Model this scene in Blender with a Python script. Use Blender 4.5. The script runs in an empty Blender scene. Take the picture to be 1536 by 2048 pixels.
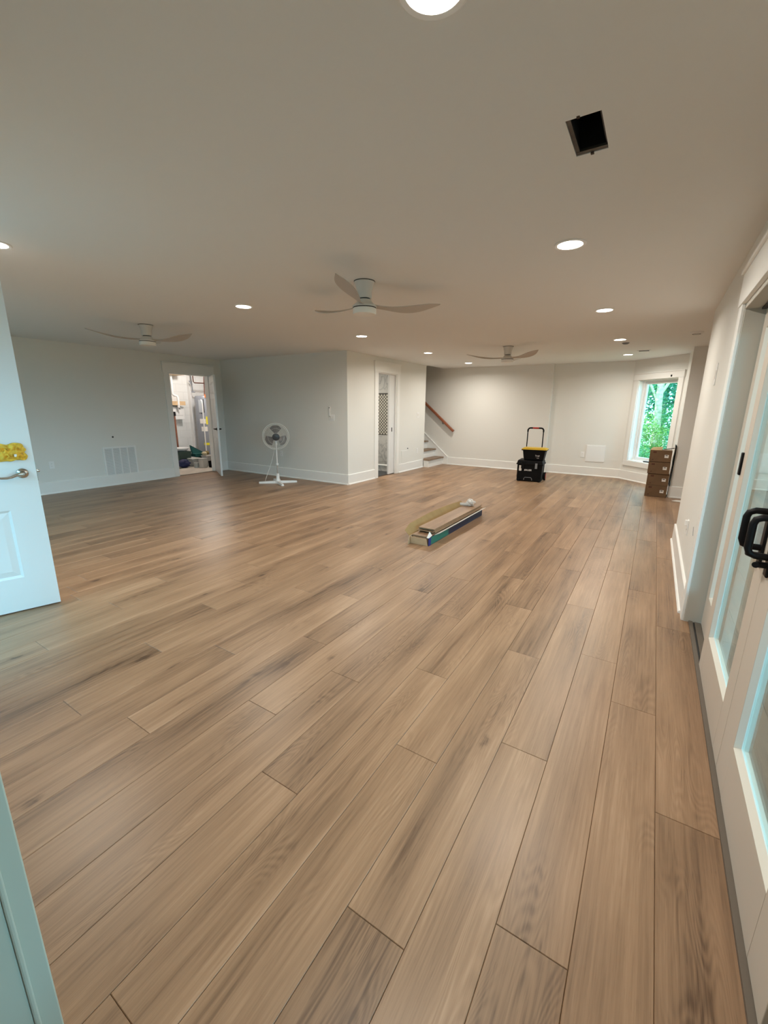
import bpy, math, random
from mathutils import Vector, Matrix
random.seed(7)
R = math.radians
SC = bpy.context.scene
COL = SC.collection

# ------------------------------------------------------------------ camera
CAM_P, CAM_ROLL, CAM_YAW, F_PX = 0.242348, 0.010042, 0.559782, 843.77
def cam_setup():
    cy, sy = math.cos(CAM_YAW), math.sin(CAM_YAW)
    fw = Vector((-sy*math.cos(CAM_P), cy*math.cos(CAM_P), -math.sin(CAM_P)))
    r = Vector((cy, sy, 0)); u = r.cross(fw)
    r2 = math.cos(CAM_ROLL)*r + math.sin(CAM_ROLL)*u
    u2 = -math.sin(CAM_ROLL)*r + math.cos(CAM_ROLL)*u
    m = Matrix((r2, u2, -fw)).transposed().to_4x4()
    m.translation = Vector((0, 0, 1.45))
    c = bpy.data.cameras.new('camera'); o = bpy.data.objects.new('camera', c)
    COL.objects.link(o); o.matrix_world = m
    c.sensor_fit = 'VERTICAL'; c.sensor_height = 24.0; c.sensor_width = 18.0
    c.lens = 24.0*F_PX/2048.0
    c.clip_start = 0.02; c.clip_end = 200
    SC.camera = o
    return o
CAM = cam_setup()

# ------------------------------------------------------------------ world, sun, exposure
SKY_COL, SKY_STR = (0.31, 0.74, 1.0), 11.5
w = bpy.data.worlds.new('sky'); SC.world = w; w.use_nodes = True
bg = w.node_tree.nodes['Background']
bg.inputs[0].default_value = (*SKY_COL, 1); bg.inputs[1].default_value = SKY_STR
sun = bpy.data.lights.new('sun', 'SUN'); sun.energy = 10.0; sun.angle = 0.01; sun.color = (1, .93, .8)
so = bpy.data.objects.new('sun', sun); COL.objects.link(so)
so.rotation_euler = Vector((0.62, -0.05, -0.8)).to_track_quat('-Z', 'Y').to_euler()
LAMP_W, LAMP_COL = 21.0, (1.0, 0.94, 0.84)
vs = SC.view_settings
vs.view_transform = 'Standard'; vs.look = 'None'; vs.gamma = 1.0; vs.exposure = 0.07
vs.use_curve_mapping = False
cy_ = SC.cycles
cy_.max_bounces = 7; cy_.diffuse_bounces = 5; cy_.glossy_bounces = 3; cy_.transmission_bounces = 4; cy_.transparent_max_bounces = 10; cy_.caustics_reflective = False; cy_.caustics_refractive = False

def portal(loc, direction, sx, sy):
    l = bpy.data.lights.new('daylight_portal', 'AREA'); l.shape = 'RECTANGLE'; l.size = sx; l.size_y = sy
    l.cycles.is_portal = True
    o = bpy.data.objects.new('daylight_portal', l); COL.objects.link(o)
    o.location = loc; o.rotation_euler = Vector(direction).to_track_quat('-Z', 'Y').to_euler()
portal((0.62, 1.85, 1.03), (-1, 0, 0), 3.2, 2.1)
portal((-3.42, 0.10, 1.1), (0, 1, 0), 0.9, 2.2)
portal((0.075, 10.23, 1.22), (-1, -1, 0), 0.95, 1.66)
portal((-6.4, 0.10, 1.33), (0, 1, 0), 2.2, 1.66)

# ------------------------------------------------------------------ room measures
CEIL = 2.44
XL, YP, XB, YS, YF, XR = -8.373, 6.43, -4.85, 9.60, 10.45, 0.36
BUMP_X, YF2 = -2.08, 10.51
WX0, WY0 = -0.51, YF2                    # where the slanted window wall starts
YR = 8.64                                # recess wall
S2 = math.sqrt(.5)

# ------------------------------------------------------------------ materials
def new_mat(name):
    m = bpy.data.materials.new(name); m.use_nodes = True
    return m, m.node_tree, m.node_tree.nodes['Principled BSDF']
def mat(name, col, rough=.5, metal=0.0, spec=.5, noise=0.0, nscale=8.0, bump=0.0, bscale=60.0, trans=0.0, emit=None, estr=0.0, coat=0.0):
    m, nt, b = new_mat(name)
    b.inputs['Base Color'].default_value = (*col, 1); b.inputs['Roughness'].default_value = rough
    b.inputs['Metallic'].default_value = metal; b.inputs['Specular IOR Level'].default_value = spec
    b.inputs['Transmission Weight'].default_value = trans; b.inputs['Coat Weight'].default_value = coat
    tc = nt.nodes.new('ShaderNodeTexCoord')
    if noise > 0:
        n = nt.nodes.new('ShaderNodeTexNoise'); n.inputs['Scale'].default_value = nscale; n.inputs['Detail'].default_value = 5
        nt.links.new(tc.outputs['Object'], n.inputs['Vector'])
        rp = nt.nodes.new('ShaderNodeValToRGB')
        lo = [max(0, c*(1-noise)) for c in col]; hi = [min(1, c*(1+noise)) for c in col]
        rp.color_ramp.elements[0].color = (*lo, 1); rp.color_ramp.elements[0].position = .3
        rp.color_ramp.elements[1].color = (*hi, 1); rp.color_ramp.elements[1].position = .7
        nt.links.new(n.outputs['Fac'], rp.inputs['Fac']); nt.links.new(rp.outputs['Color'], b.inputs['Base Color'])
    if bump > 0:
        n = nt.nodes.new('ShaderNodeTexNoise'); n.inputs['Scale'].default_value = bscale; n.inputs['Detail'].default_value = 3
        nt.links.new(tc.outputs['Object'], n.inputs['Vector'])
        bp = nt.nodes.new('ShaderNodeBump'); bp.inputs['Strength'].default_value = bump; bp.inputs['Distance'].default_value = .01
        nt.links.new(n.outputs['Fac'], bp.inputs['Height']); nt.links.new(bp.outputs['Normal'], b.inputs['Normal'])
    if emit:
        b.inputs['Emission Color'].default_value = (*emit, 1); b.inputs['Emission Strength'].default_value = estr
    return m

def wood_floor():
    m, nt, b = new_mat('oak_plank'); N = nt.nodes.new; L = nt.links.new
    uv = N('ShaderNodeUVMap'); uv.uv_map = 'UVMap'
    oi = N('ShaderNodeObjectInfo'); at = N('ShaderNodeAttribute'); at.attribute_name = 'pr'
    add = N('ShaderNodeMath'); add.operation = 'ADD'; L(oi.outputs['Random'], add.inputs[0]); L(at.outputs['Fac'], add.inputs[1])
    fr = N('ShaderNodeMath'); fr.operation = 'FRACT'; L(add.outputs[0], fr.inputs[0])
    rnd = fr.outputs[0]
    off = N('ShaderNodeVectorMath'); off.operation = 'SCALE'; off.inputs[0].default_value = (17.3, 91.7, 53.1); L(rnd, off.inputs['Scale'])
    pos = N('ShaderNodeVectorMath'); pos.operation = 'ADD'; L(uv.outputs['UV'], pos.inputs[0]); L(off.outputs[0], pos.inputs[1])
    def scaled(x, y):
        v = N('ShaderNodeVectorMath'); v.operation = 'MULTIPLY'; v.inputs[1].default_value = (x, y, 1); L(pos.outputs[0], v.inputs[0]); return v.outputs[0]
    def noise(vec, scale, det=4, rough=.55, dist=0.0):
        n = N('ShaderNodeTexNoise'); n.inputs['Scale'].default_value = scale; n.inputs['Detail'].default_value = det
        n.inputs['Roughness'].default_value = rough; n.inputs['Distortion'].default_value = dist; L(vec, n.inputs['Vector']); return n.outputs['Fac']
    def mth(op, a, bb=None, clamp=False):
        n = N('ShaderNodeMath'); n.operation = op; n.use_clamp = clamp
        for i, v in enumerate((a, bb)):
            if v is None: continue
            if isinstance(v, (int, float)): n.inputs[i].default_value = v
            else: L(v, n.inputs[i])
        return n.outputs[0]
    broad = noise(scaled(9, .9), 1.0, 3)
    streak = noise(scaled(75, 1.8), 1.0, 4, .6)
    fine = noise(scaled(330, 9), 1.0, 3, .6)
    field = noise(scaled(9.0, 1.1), 1.0, 1.5, .4, .4)
    rings = mth('SINE', mth('MULTIPLY', field, 170.0))
    mask = mth('MULTIPLY', mth('SUBTRACT', noise(scaled(5, 1.5), 1.0, 1), .50), 7.0, True)
    rings = mth('MULTIPLY', mth('MULTIPLY', mth('ADD', rings, 1.0), .5), mask)
    # knots
    vo = N('ShaderNodeTexVoronoi'); vo.inputs['Scale'].default_value = 1.0; vo.inputs['Randomness'].default_value = 1.0
    kv = N('ShaderNodeVectorMath'); kv.operation = 'ADD'
    wn = N('ShaderNodeTexNoise'); wn.inputs['Scale'].default_value = 22; wn.inputs['Detail'].default_value = 3; L(pos.outputs[0], wn.inputs['Vector'])
    wsc = N('ShaderNodeVectorMath'); wsc.operation = 'SCALE'; wsc.inputs['Scale'].default_value = .16; L(wn.outputs['Color'], wsc.inputs[0])
    L(scaled(5.2, 2.1), kv.inputs[0]); L(wsc.outputs[0], kv.inputs[1]); L(kv.outputs[0], vo.inputs['Vector'])
    knot = mth('SUBTRACT', 1.0, mth('MULTIPLY', vo.outputs['Distance'], 8.5), True)
    knot = mth('MULTIPLY', knot, mth('GREATER_THAN', noise(scaled(1.7, .9), 1.0, 0), .46))
    halo = mth('SUBTRACT', 1.0, mth('MULTIPLY', vo.outputs['Distance'], 2.3), True)
    val = mth('ADD', mth('MULTIPLY', broad, .50), mth('MULTIPLY', streak, .42))
    val = mth('ADD', val, mth('MULTIPLY', fine, .14))
    pores = mth('MULTIPLY', mth('SUBTRACT', noise(scaled(260, 16), 1.0, 2, .5), .60), 6.0, True)
    val = mth('SUBTRACT', val, mth('MULTIPLY', pores, .07))
    val = mth('SUBTRACT', val, mth('MULTIPLY', rings, .085))
    val = mth('SUBTRACT', val, mth('MULTIPLY', knot, .26))
    val = mth('SUBTRACT', val, mth('MULTIPLY', mth('MULTIPLY', halo, mth('SUBTRACT', 1.0, streak)), .14))
    val = mth('ADD', val, mth('MULTIPLY', mth('SUBTRACT', rnd, .5), .13))
    sx = N('ShaderNodeSeparateXYZ'); L(uv.outputs['UV'], sx.inputs[0])
    cen = mth('SUBTRACT', 1.0, mth('POWER', mth('MULTIPLY', mth('ABSOLUTE', sx.outputs['X']), 10.3), 2.0), True)
    val = mth('SUBTRACT', val, mth('MULTIPLY', mth('MULTIPLY', cen, mth('SUBTRACT', noise(scaled(4, .8), 1.0, 2), .30)), .24))
    val = mth('ADD', mth('MULTIPLY', val, 1.15), -.055)
    rp = N('ShaderNodeValToRGB'); cr = rp.color_ramp
    cr.elements[0].position = .20; cr.elements[0].color = (.095, .051, .027, 1)
    cr.elements[1].position = .80; cr.elements[1].color = (.470, .308, .195, 1)
    e = cr.elements.new(.42); e.color = (.255, .152, .086, 1)
    e = cr.elements.new(.60); e.color = (.350, .215, .125, 1)
    L(val, rp.inputs['Fac']); L(rp.outputs['Color'], b.inputs['Base Color'])
    rr = N('ShaderNodeMapRange'); rr.inputs['To Min'].default_value = .31; rr.inputs['To Max'].default_value = .46; L(streak, rr.inputs['Value']); L(rr.outputs[0], b.inputs['Roughness'])
    bp = N('ShaderNodeBump'); bp.inputs['Strength'].default_value = .12; bp.inputs['Distance'].default_value = .002
    L(streak, bp.inputs['Height']); L(bp.outputs['Normal'], b.inputs['Normal'])
    b.inputs['Specular IOR Level'].default_value = .45
    return m

def marble():
    m, nt, b = new_mat('marble_tile'); N = nt.nodes.new; L = nt.links.new
    tc = N('ShaderNodeTexCoord'); n = N('ShaderNodeTexNoise'); n.inputs['Scale'].default_value = 2.2; n.inputs['Detail'].default_value = 6; n.inputs['Distortion'].default_value = 1.6
    L(tc.outputs['Object'], n.inputs['Vector'])
    rp = N('ShaderNodeValToRGB'); cr = rp.color_ramp
    cr.elements[0].position = .40; cr.elements[0].color = (.62, .61, .58, 1); cr.elements[1].position = .60; cr.elements[1].color = (.64, .63, .60, 1)
    e = cr.elements.new(.5); e.color = (.40, .40, .39, 1)
    e = cr.elements.new(.47); e.color = (.58, .57, .54, 1); e = cr.elements.new(.53); e.color = (.58, .57, .54, 1)
    L(n.outputs['Fac'], rp.inputs['Fac']); L(rp.outputs['Color'], b.inputs['Base Color']); b.inputs['Roughness'].default_value = .2
    return m

def block_wall():
    m, nt, b = new_mat('painted_block'); N = nt.nodes.new; L = nt.links.new
    tc = N('ShaderNodeTexCoord'); mp = N('ShaderNodeMapping'); mp.inputs['Rotation'].default_value = (R(90), 0, R(90)); L(tc.outputs['Object'], mp.inputs['Vector'])
    sep = N('ShaderNodeSeparateXYZ'); L(tc.outputs['Object'], sep.inputs[0]); cb = N('ShaderNodeCombineXYZ'); L(sep.outputs['Y'], cb.inputs['X']); L(sep.outputs['Z'], cb.inputs['Y'])
    br = N('ShaderNodeTexBrick'); br.inputs['Scale'].default_value = 1.0; br.inputs['Brick Width'].default_value = .4; br.inputs['Row Height'].default_value = .2; br.inputs['Mortar Size'].default_value = .006
    L(cb.outputs[0], br.inputs['Vector'])
    br.inputs['Color1'].default_value = (.80, .81, .80, 1); br.inputs['Color2'].default_value = (.78, .79, .78, 1); br.inputs['Mortar'].default_value = (.70, .71, .70, 1)
    L(br.outputs['Color'], b.inputs['Base Color']); b.inputs['Roughness'].default_value = .7
    bp = N('ShaderNodeBump'); bp.inputs['Strength'].default_value = .4; bp.inputs['Distance'].default_value = .004; bp.invert = True
    L(br.outputs['Fac'], bp.inputs['Height']); L(bp.outputs['Normal'], b.inputs['Normal'])
    return m

def glass_mat():
    m, nt, b = new_mat('door_glass')
    b.inputs['Base Color'].default_value = (.80, .93, .92, 1); b.inputs['Roughness'].default_value = .0
    b.inputs['Transmission Weight'].default_value = 1.0; b.inputs['IOR'].default_value = 1.5
    N = nt.nodes.new
    tr = N('ShaderNodeBsdfTransparent'); tr.inputs[0].default_value = (.93, .985, .98, 1)
    gl = N('ShaderNodeBsdfGlossy'); gl.inputs['Roughness'].default_value = 0.0; gl.inputs['Color'].default_value = (.92, 1, .99, 1)
    L = nt.links.new
    lw = N('ShaderNodeLayerWeight'); lw.inputs['Blend'].default_value = .5      # facing = 1-|cos|
    pw = N('ShaderNodeMath'); pw.operation = 'POWER'; pw.inputs[1].default_value = 4.2; L(lw.outputs['Facing'], pw.inputs[0])
    sc = N('ShaderNodeMath'); sc.operation = 'MULTIPLY_ADD'; sc.inputs[1].default_value = .9; sc.inputs[2].default_value = .05; L(pw.outputs[0], sc.inputs[0])
    mx = N('ShaderNodeMixShader')
    L(sc.outputs[0], mx.inputs[0]); L(tr.outputs[0], mx.inputs[1]); L(gl.outputs[0], mx.inputs[2])
    L(mx.outputs[0], nt.nodes['Material Output'].inputs['Surface'])
    return m

def leaf_mat(name, a, bcol):
    m, nt, b = new_mat(name); N = nt.nodes.new; L = nt.links.new
    at = N('ShaderNodeAttribute'); at.attribute_name = 'pr'
    rp = N('ShaderNodeValToRGB'); rp.color_ramp.elements[0].color = (*a, 1); rp.color_ramp.elements[1].color = (*bcol, 1)
    L(at.outputs['Fac'], rp.inputs['Fac']); L(rp.outputs['Color'], b.inputs['Base Color'])
    b.inputs['Roughness'].default_value = .45
    tl = N('ShaderNodeBsdfTranslucent'); L(rp.outputs['Color'], tl.inputs['Color'])
    mx = N('ShaderNodeMixShader'); mx.inputs[0].default_value = .4
    L(b.outputs[0], mx.inputs[1]); L(tl.outputs[0], mx.inputs[2]); L(mx.outputs[0], nt.nodes['Material Output'].inputs['Surface'])
    return m

M = dict(
    wall=mat('wall_paint', (.79, .78, .742), .75, spec=.25),
    ceil=mat('ceiling_paint', (.83, .84, .83), .85, spec=.2),
    trim=mat('trim_paint', (.87, .865, .84), .38),
    wdoor=mat('door_paint', (.77, .77, .765), .35),
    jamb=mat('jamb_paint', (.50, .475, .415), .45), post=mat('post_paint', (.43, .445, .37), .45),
    slider=mat('slider_vinyl', (.60, .535, .465), .45),
    stop=mat('glazing_stop', (.74, .71, .64), .4),  # lamp light put into the colour: slider vinyl made lighter
    wood=wood_floor(),
    gap=mat('dark_gap', (.075, .045, .028), .9),
    tread=mat('stained_tread', (.235, .150, .092), .45, noise=.25, nscale=14),
    rail=mat('stained_rail', (.30, .095, .042), .4, noise=.2, nscale=20),
    black=mat('black_metal', (.004, .004, .005), .45, spec=.2),
    blackpl=mat('black_plastic', (.0035, .0035, .004), .55, spec=.15),
    redpl=mat('red_plastic', (.42, .022, .018), .4),
    yellow=mat('yellow_plastic', (.62, .39, .022), .45),
    white=mat('white_plastic', (.87, .87, .86), .35),
    fanw=mat('white_fan', (.66, .64, .60), .4),
    fanblade=mat('fan_blade', (.52, .47, .42), .45),
    dim=mat('dark_slot', (.02, .02, .02), .6),
    steel=mat('brushed_steel', (.50, .47, .43), .22, 1.0),
    chrome=mat('chrome', (.7, .7, .7), .12, 1.0),
    tin=mat('duct_tin', (.10, .095, .088), .45, .8, noise=.5, nscale=9),
    tape=mat('duct_insulation', (.012, .012, .013), .45, noise=.4, nscale=12),
    ply=mat('raw_board_edge', (.060, .040, .028), .9, noise=.3, nscale=30),
    lens=mat('lamp_lens', (.9, .9, .88), .5, emit=(1, .93, .80), estr=14.0),
    card=mat('cardboard', (.58, .41, .25), .85, noise=.1, nscale=6),
    carddk=mat('brown_box', (.150, .088, .044), .85, noise=.12, nscale=6),
    core=mat('plank_core', (.33, .215, .125), .8, noise=.2, nscale=30),
    cardin=mat('cardboard_inside', (.36, .245, .105), .85, noise=.1, nscale=6),
    navy=mat('navy_print', (.006, .012, .045), .5),
    blue=mat('blue_print', (.012, .025, .20), .5),
    teal=mat('teal_print', (.010, .165, .125), .5),
    paper=mat('paper', (.80, .78, .74), .7),
    ink=mat('ink', (.04, .035, .03), .8),
    brownink=mat('brown_ink', (.085, .030, .014), .8),
    cloth=mat('yellow_cloth', (.86, .53, .06), .85, noise=.2, nscale=40, bump=.3, bscale=200),
    clip=mat('clear_wrap', (.75, .72, .68), .12, spec=.8, trans=.35),
    greyblade=mat('grey_fan_blade', (.15, .145, .145), .35),
    hub=mat('charcoal_hub', (.035, .034, .036), .4),
    grille=mat('white_wire', (.74, .73, .69), .4),
    vent=mat('grey_and_grille_shade', (.22, .235, .255), .7),  # plain grey for several parts; on the grille backing, painted-in shade
    marble=marble(), mosaicbg=mat('mosaic_dark', (.085, .08, .07), .4), mosaic=mat('mosaic_light', (.70, .67, .58), .3),
    bathfloor=mat('dark_bath_floor', (.045, .047, .05), .4),
    block=block_wall(),
    concrete=mat('concrete', (.46, .42, .36), .85, noise=.15, nscale=5),
    tank=mat('grey_tank', (.235, .26, .30), .35), tanklt=mat('light_grey_panel', (.42, .46, .50), .4),
    pvc=mat('white_pvc', (.84, .84, .83), .35), copper=mat('copper_pipe', (.09, .028, .018), .4, .4),
    orange=mat('orange_cover', (.65, .16, .03), .5), ylab=mat('yellow_label', (.80, .72, .02), .6),
    pine=mat('pine_board', (.60, .42, .24), .7, noise=.15, nscale=10), brown=mat('brown_tube', (.23, .085, .045), .6),
    insul=mat('pink_joist', (.64, .50, .44), .9, noise=.1),
    binbl=mat('navy_bag', (.004, .006, .055), .6, bump=.4, bscale=20), bingr=mat('dark_green_bin', (.030, .055, .042), .5),
    tealbin=mat('teal_bin', (.012, .110, .105), .45), greybin=mat('grey_bin', (.36, .37, .36), .6), ltbin=mat('light_bin', (.50, .49, .46), .6),
    rag=mat('cream_rag', (.62, .55, .36), .9, bump=.4, bscale=30), olive=mat('olive_rag', (.26, .20, .08), .9, bump=.4, bscale=30),
    ext=mat('exterior_siding', (.15, .16, .155), .8), patio=mat('patio_paving', (.16, .165, .16), .85, noise=.15, nscale=4),
    soil=mat('leaf_litter', (.13, .14, .06), .95, noise=.4, nscale=3),
    bark=mat('bark', (.42, .33, .20), .95, noise=.45, nscale=14, bump=.8, bscale=18),
    glass=glass_mat(),
    leaf=leaf_mat('leaf_green', (.016, .13, .038), (.09, .32, .075)), leaf2=leaf_mat('leaf_teal', (.010, .09, .05), (.06, .28, .14)), leaf3=leaf_mat('leaf_yellow', (.07, .19, .024), (.22, .36, .06)),
    track=mat('bronze_track', (.15, .125, .10), .5, .3), tank2=mat('tank_foot_grey', (.16, .17, .19), .4),  # the tank feet get a darker grey than the tank
    frost=mat('fan_light_lens', (.84, .83, .79), .5),
)

# ------------------------------------------------------------------ mesh helpers
class MB:
    def __init__(s): s.v = []; s.f = []; s.uv = None
    def add(s, vs, fs, X=None):
        o = len(s.v)
        s.v += [tuple(X @ Vector(p)) for p in vs] if X else [tuple(p) for p in vs]
        s.f += [tuple(i+o for i in f) for f in fs]; return s
    def box(s, x0, x1, y0, y1, z0, z1, X=None):
        if x0 > x1: x0, x1 = x1, x0
        if y0 > y1: y0, y1 = y1, y0
        if z0 > z1: z0, z1 = z1, z0
        return s.add([(x0,y0,z0),(x1,y0,z0),(x1,y1,z0),(x0,y1,z0),(x0,y0,z1),(x1,y0,z1),(x1,y1,z1),(x0,y1,z1)],
                     [(3,2,1,0),(4,5,6,7),(0,1,5,4),(1,2,6,5),(2,3,7,6),(3,0,4,7)], X)
    def frustum(s, a, b, z0, z1, X=None):     # a,b = (x0,x1,y0,y1)
        vs = [(a[0],a[2],z0),(a[1],a[2],z0),(a[1],a[3],z0),(a[0],a[3],z0),(b[0],b[2],z1),(b[1],b[2],z1),(b[1],b[3],z1),(b[0],b[3],z1)]
        return s.add(vs, [(3,2,1,0),(4,5,6,7),(0,1,5,4),(1,2,6,5),(2,3,7,6),(3,0,4,7)], X)
    def lathe(s, prof, n=24, X=None, closed=False):
        vs = []; fs = []
        for r, z in prof:
            for i in range(n):
                a = 2*math.pi*i/n; vs.append((r*math.cos(a), r*math.sin(a), z))
        k = len(prof)
        for j in range(k-1 + (1 if closed else 0)):
            a, b = j, (j+1) % k
            for i in range(n):
                fs.append((a*n+i, a*n+(i+1)%n, b*n+(i+1)%n, b*n+i))
        if not closed:
            if prof[0][0] > 1e-6: fs.append(tuple(range(n))[::-1])
            if prof[-1][0] > 1e-6: fs.append(tuple((k-1)*n+i for i in range(n)))
        return s.add(vs, fs, X)
    def tube(s, path, r, n=8, closed=False, rs=None):
        P = [Vector(p) for p in path]; k = len(P); vs = []; fs = []
        prev = None
        for i, q in enumerate(P):
            t = (P[(i+1) % k]-P[i-1]) if closed else (P[min(i+1,k-1)]-P[max(i-1,0)])
            t.normalize()
            if prev is None:
                up = Vector((0,0,1)) if abs(t.z) < .9 else Vector((1,0,0))
                a = t.cross(up).normalized()
            else:
                a = (prev - t*prev.dot(t)).normalized()
            prev = a; b = t.cross(a)
            rr = rs[i] if rs else r
            for j in range(n):
                th = 2*math.pi*j/n; vs.append(q + a*rr*math.cos(th) + b*rr*math.sin(th))
        for i in range(k if closed else k-1):
            for j in range(n):
                i2 = (i+1) % k
                fs.append((i*n+j, i*n+(j+1)%n, i2*n+(j+1)%n, i2*n+j))
        if not closed: fs += [tuple(range(n))[::-1], tuple((k-1)*n+j for j in range(n))]
        return s.add(vs, fs)
    def prism(s, poly, h0, h1, X=None):       # poly in xy, extruded along z
        n = len(poly); vs = [(x,y,h0) for x,y in poly]+[(x,y,h1) for x,y in poly]
        fs = [tuple(range(n))[::-1], tuple(range(n,2*n))]+[(i,(i+1)%n,n+(i+1)%n,n+i) for i in range(n)]
        return s.add(vs, fs, X)
    def build(s, name, m, parent=None, smooth=None, bevel=0, segs=2):
        me = bpy.data.meshes.new(name); me.from_pydata(s.v, [], s.f)
        me.materials.append(M[m] if isinstance(m, str) else m)
        me.validate(); me.update()
        if smooth is not None:
            me.polygons.foreach_set('use_smooth', [True]*len(me.polygons)); me.set_sharp_from_angle(angle=R(smooth))
        o = bpy.data.objects.new(name, me); COL.objects.link(o)
        if parent: o.parent = parent
        if bevel:
            md = o.modifiers.new('bevel', 'BEVEL'); md.width = bevel; md.segments = segs; md.limit_method = 'ANGLE'; md.angle_limit = R(40)
            md.harden_normals = False
        return o
def B(*a): return MB().box(*a)
def tag(o, label=None, cat=None, group=None, kind=None):
    if label: o['label'] = label
    if cat: o['category'] = cat
    if group: o['group'] = group
    if kind: o['kind'] = kind
    return o
def thing(name, label, cat, loc=(0,0,0), rz=0, group=None):
    o = bpy.data.objects.new(name, None); COL.objects.link(o); o.empty_display_size = .05
    o.location = loc; o.rotation_euler = (0,0,rz)
    return tag(o, label, cat, group)
def struct(o, label=None): return tag(o, label, None, None, 'structure')
def panel_mesh(us, vs_, holes, d0, d1, mp):
    """a slab in (u,v) with rectangular holes, thickness d0..d1; mp(u,v,d)->xyz"""
    us = sorted(set(us)); vv = sorted(set(vs_)); nu, nv = len(us)-1, len(vv)-1
    def solid(i, j):
        if i < 0 or j < 0 or i >= nu or j >= nv: return False
        cu, cv = (us[i]+us[i+1])/2, (vv[j]+vv[j+1])/2
        return not any(h[0] < cu < h[1] and h[2] < cv < h[3] for h in holes)
    mb = MB(); idx = {}
    def V(i, j, d):
        k = (i, j, d)
        if k not in idx: idx[k] = len(mb.v); mb.v.append(mp(us[i], vv[j], (d0, d1)[d]))
        return idx[k]
    for i in range(nu):
        for j in range(nv):
            if not solid(i, j): continue
            mb.f.append((V(i,j,0),V(i+1,j,0),V(i+1,j+1,0),V(i,j+1,0)))
            mb.f.append((V(i,j+1,1),V(i+1,j+1,1),V(i+1,j,1),V(i,j,1)))
            if not solid(i-1,j): mb.f.append((V(i,j,0),V(i,j+1,0),V(i,j+1,1),V(i,j,1)))
            if not solid(i+1,j): mb.f.append((V(i+1,j,0),V(i+1,j,1),V(i+1,j+1,1),V(i+1,j+1,0)))
            if not solid(i,j-1): mb.f.append((V(i,j,0),V(i,j,1),V(i+1,j,1),V(i+1,j,0)))
            if not solid(i,j+1): mb.f.append((V(i,j+1,0),V(i+1,j+1,0),V(i+1,j+1,1),V(i,j+1,1)))
    return mb
def slab(name, u, v, holes, d0, d1, mp, m, label):
    us = list(u)+[h[k] for h in holes for k in (0,1) if u[0] < h[k] < u[1]]
    vv = list(v)+[h[k] for h in holes for k in (2,3) if v[0] < h[k] < v[1]]
    mb = panel_mesh(us, vv, holes, d0, d1, mp)
    o = mb.build(name, m)
    import bmesh
    bm = bmesh.new(); bm.from_mesh(o.data); bmesh.ops.recalc_face_normals(bm, faces=bm.faces); bm.to_mesh(o.data); bm.free()
    return struct(o, label)
mx = lambda u, v, d: (d, u, v)      # wall with constant x: u = y
my = lambda u, v, d: (u, d, v)      # wall with constant y: u = x
mz = lambda u, v, d: (u, v, d)
mw = lambda u, v, d: (WX0+u*S2+d*S2, WY0-u*S2+d*S2, v)   # slanted window wall, d outward

# ------------------------------------------------------------------ structure
HOLE = (-.415, -.299, 1.846, 2.098)          # ceiling duct hole x0,x1,y0,y1
slab('ceiling', (-8.49, 2.52), (-1.12, YF2), [HOLE, (-8.5, -4.80, 9.60, YF2+1), (-8.5, -4.97, 6.5, 9.6)], CEIL, 2.60, mz, 'ceil', 'smooth grey-white painted ceiling')
DOOR_Y0, DOOR_Y1, DOOR_H = 5.19, 6.10, 2.09
slab('wall_left', (.2, 6.55), (0, CEIL), [(DOOR_Y0, DOOR_Y1, -1, DOOR_H)], XL, XL-.12, mx, 'wall', 'left wall with the utility doorway')
slab('wall_partition', (XL, XB), (0, CEIL), [], YP, YP+.12, my, 'wall', 'partition wall behind the pedestal fan')
BD0, BD1, BDH = 7.46, 8.22, 2.145
slab('wall_bathroom', (YP+.12, YS), (0, CEIL), [(BD0, BD1, -1, BDH)], XB, XB-.12, mx, 'wall', 'bathroom wall with the pocket doorway')
slab('wall_stair', (-8.3, XB-.12), (0, 4.7), [], YS-.12, YS, my, 'wall', 'side wall of the stairwell')
slab('wall_far', (-8.3, BUMP_X), (0, 4.7), [], YF, YF+.2, my, 'wall', 'far wall carrying the handrail')
slab('wall_far_recessed', (BUMP_X, WX0), (0, CEIL), [], YF2, YF2+.14, my, 'wall', 'recessed right part of the far wall')
WS0, WS1, WZ0, WZ1 = .165, 1.09, .41, 2.045
WLEN = (XR-WX0)/S2
slab('wall_window', (0, WLEN), (0, CEIL), [(WS0, WS1, WZ0, WZ1)], 0, .21, mw, 'wall', 'slanted wall around the window')
YWE = WY0-(XR-WX0)
slab('wall_return', (YR, YWE), (0, CEIL), [], XR, XR+.14, mx, 'wall', 'short return wall beside the window')
slab('wall_recess', (XR+.14, 2.4), (0, CEIL), [], YR, YR+.12, my, 'wall', 'recess wall behind the stacked boxes')
slab('wall_niche_side', (5.6, YR+.12), (0, CEIL), [], 2.4, 2.52, mx, 'wall', 'side wall of the niche')
slab('wall_niche_front', (XR+.18, 2.4), (0, CEIL), [], 5.72, 5.60, my, 'wall', 'front wall of the niche')
SD0, SD1, SDH = .25, 3.45, 2.06
slab('wall_right', (-1.0, 5.72), (0, CEIL), [(SD0, SD1, -1, SDH)], XR, XR+.18, mx, 'wall', 'right wall with the sliding glass doors')
FD0, FD1, FDH = -3.89, -2.97, 2.25
slab('wall_near', (XL-.12, -1.8), (0, CEIL), [(FD0, FD1, -1, FDH), (-7.5, -5.3, .50, 2.16)], .317, .17, my, 'wall', 'near wall with the open entry door')
slab('wall_behind', (-1.92, .54), (0, CEIL), [], -1.0, -1.12, my, 'wall', 'wall behind the camera')
slab('wall_behind_side', (-1.0, .17), (0, CEIL), [], -1.8, -1.92, mx, 'wall', 'side wall behind the camera')
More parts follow.
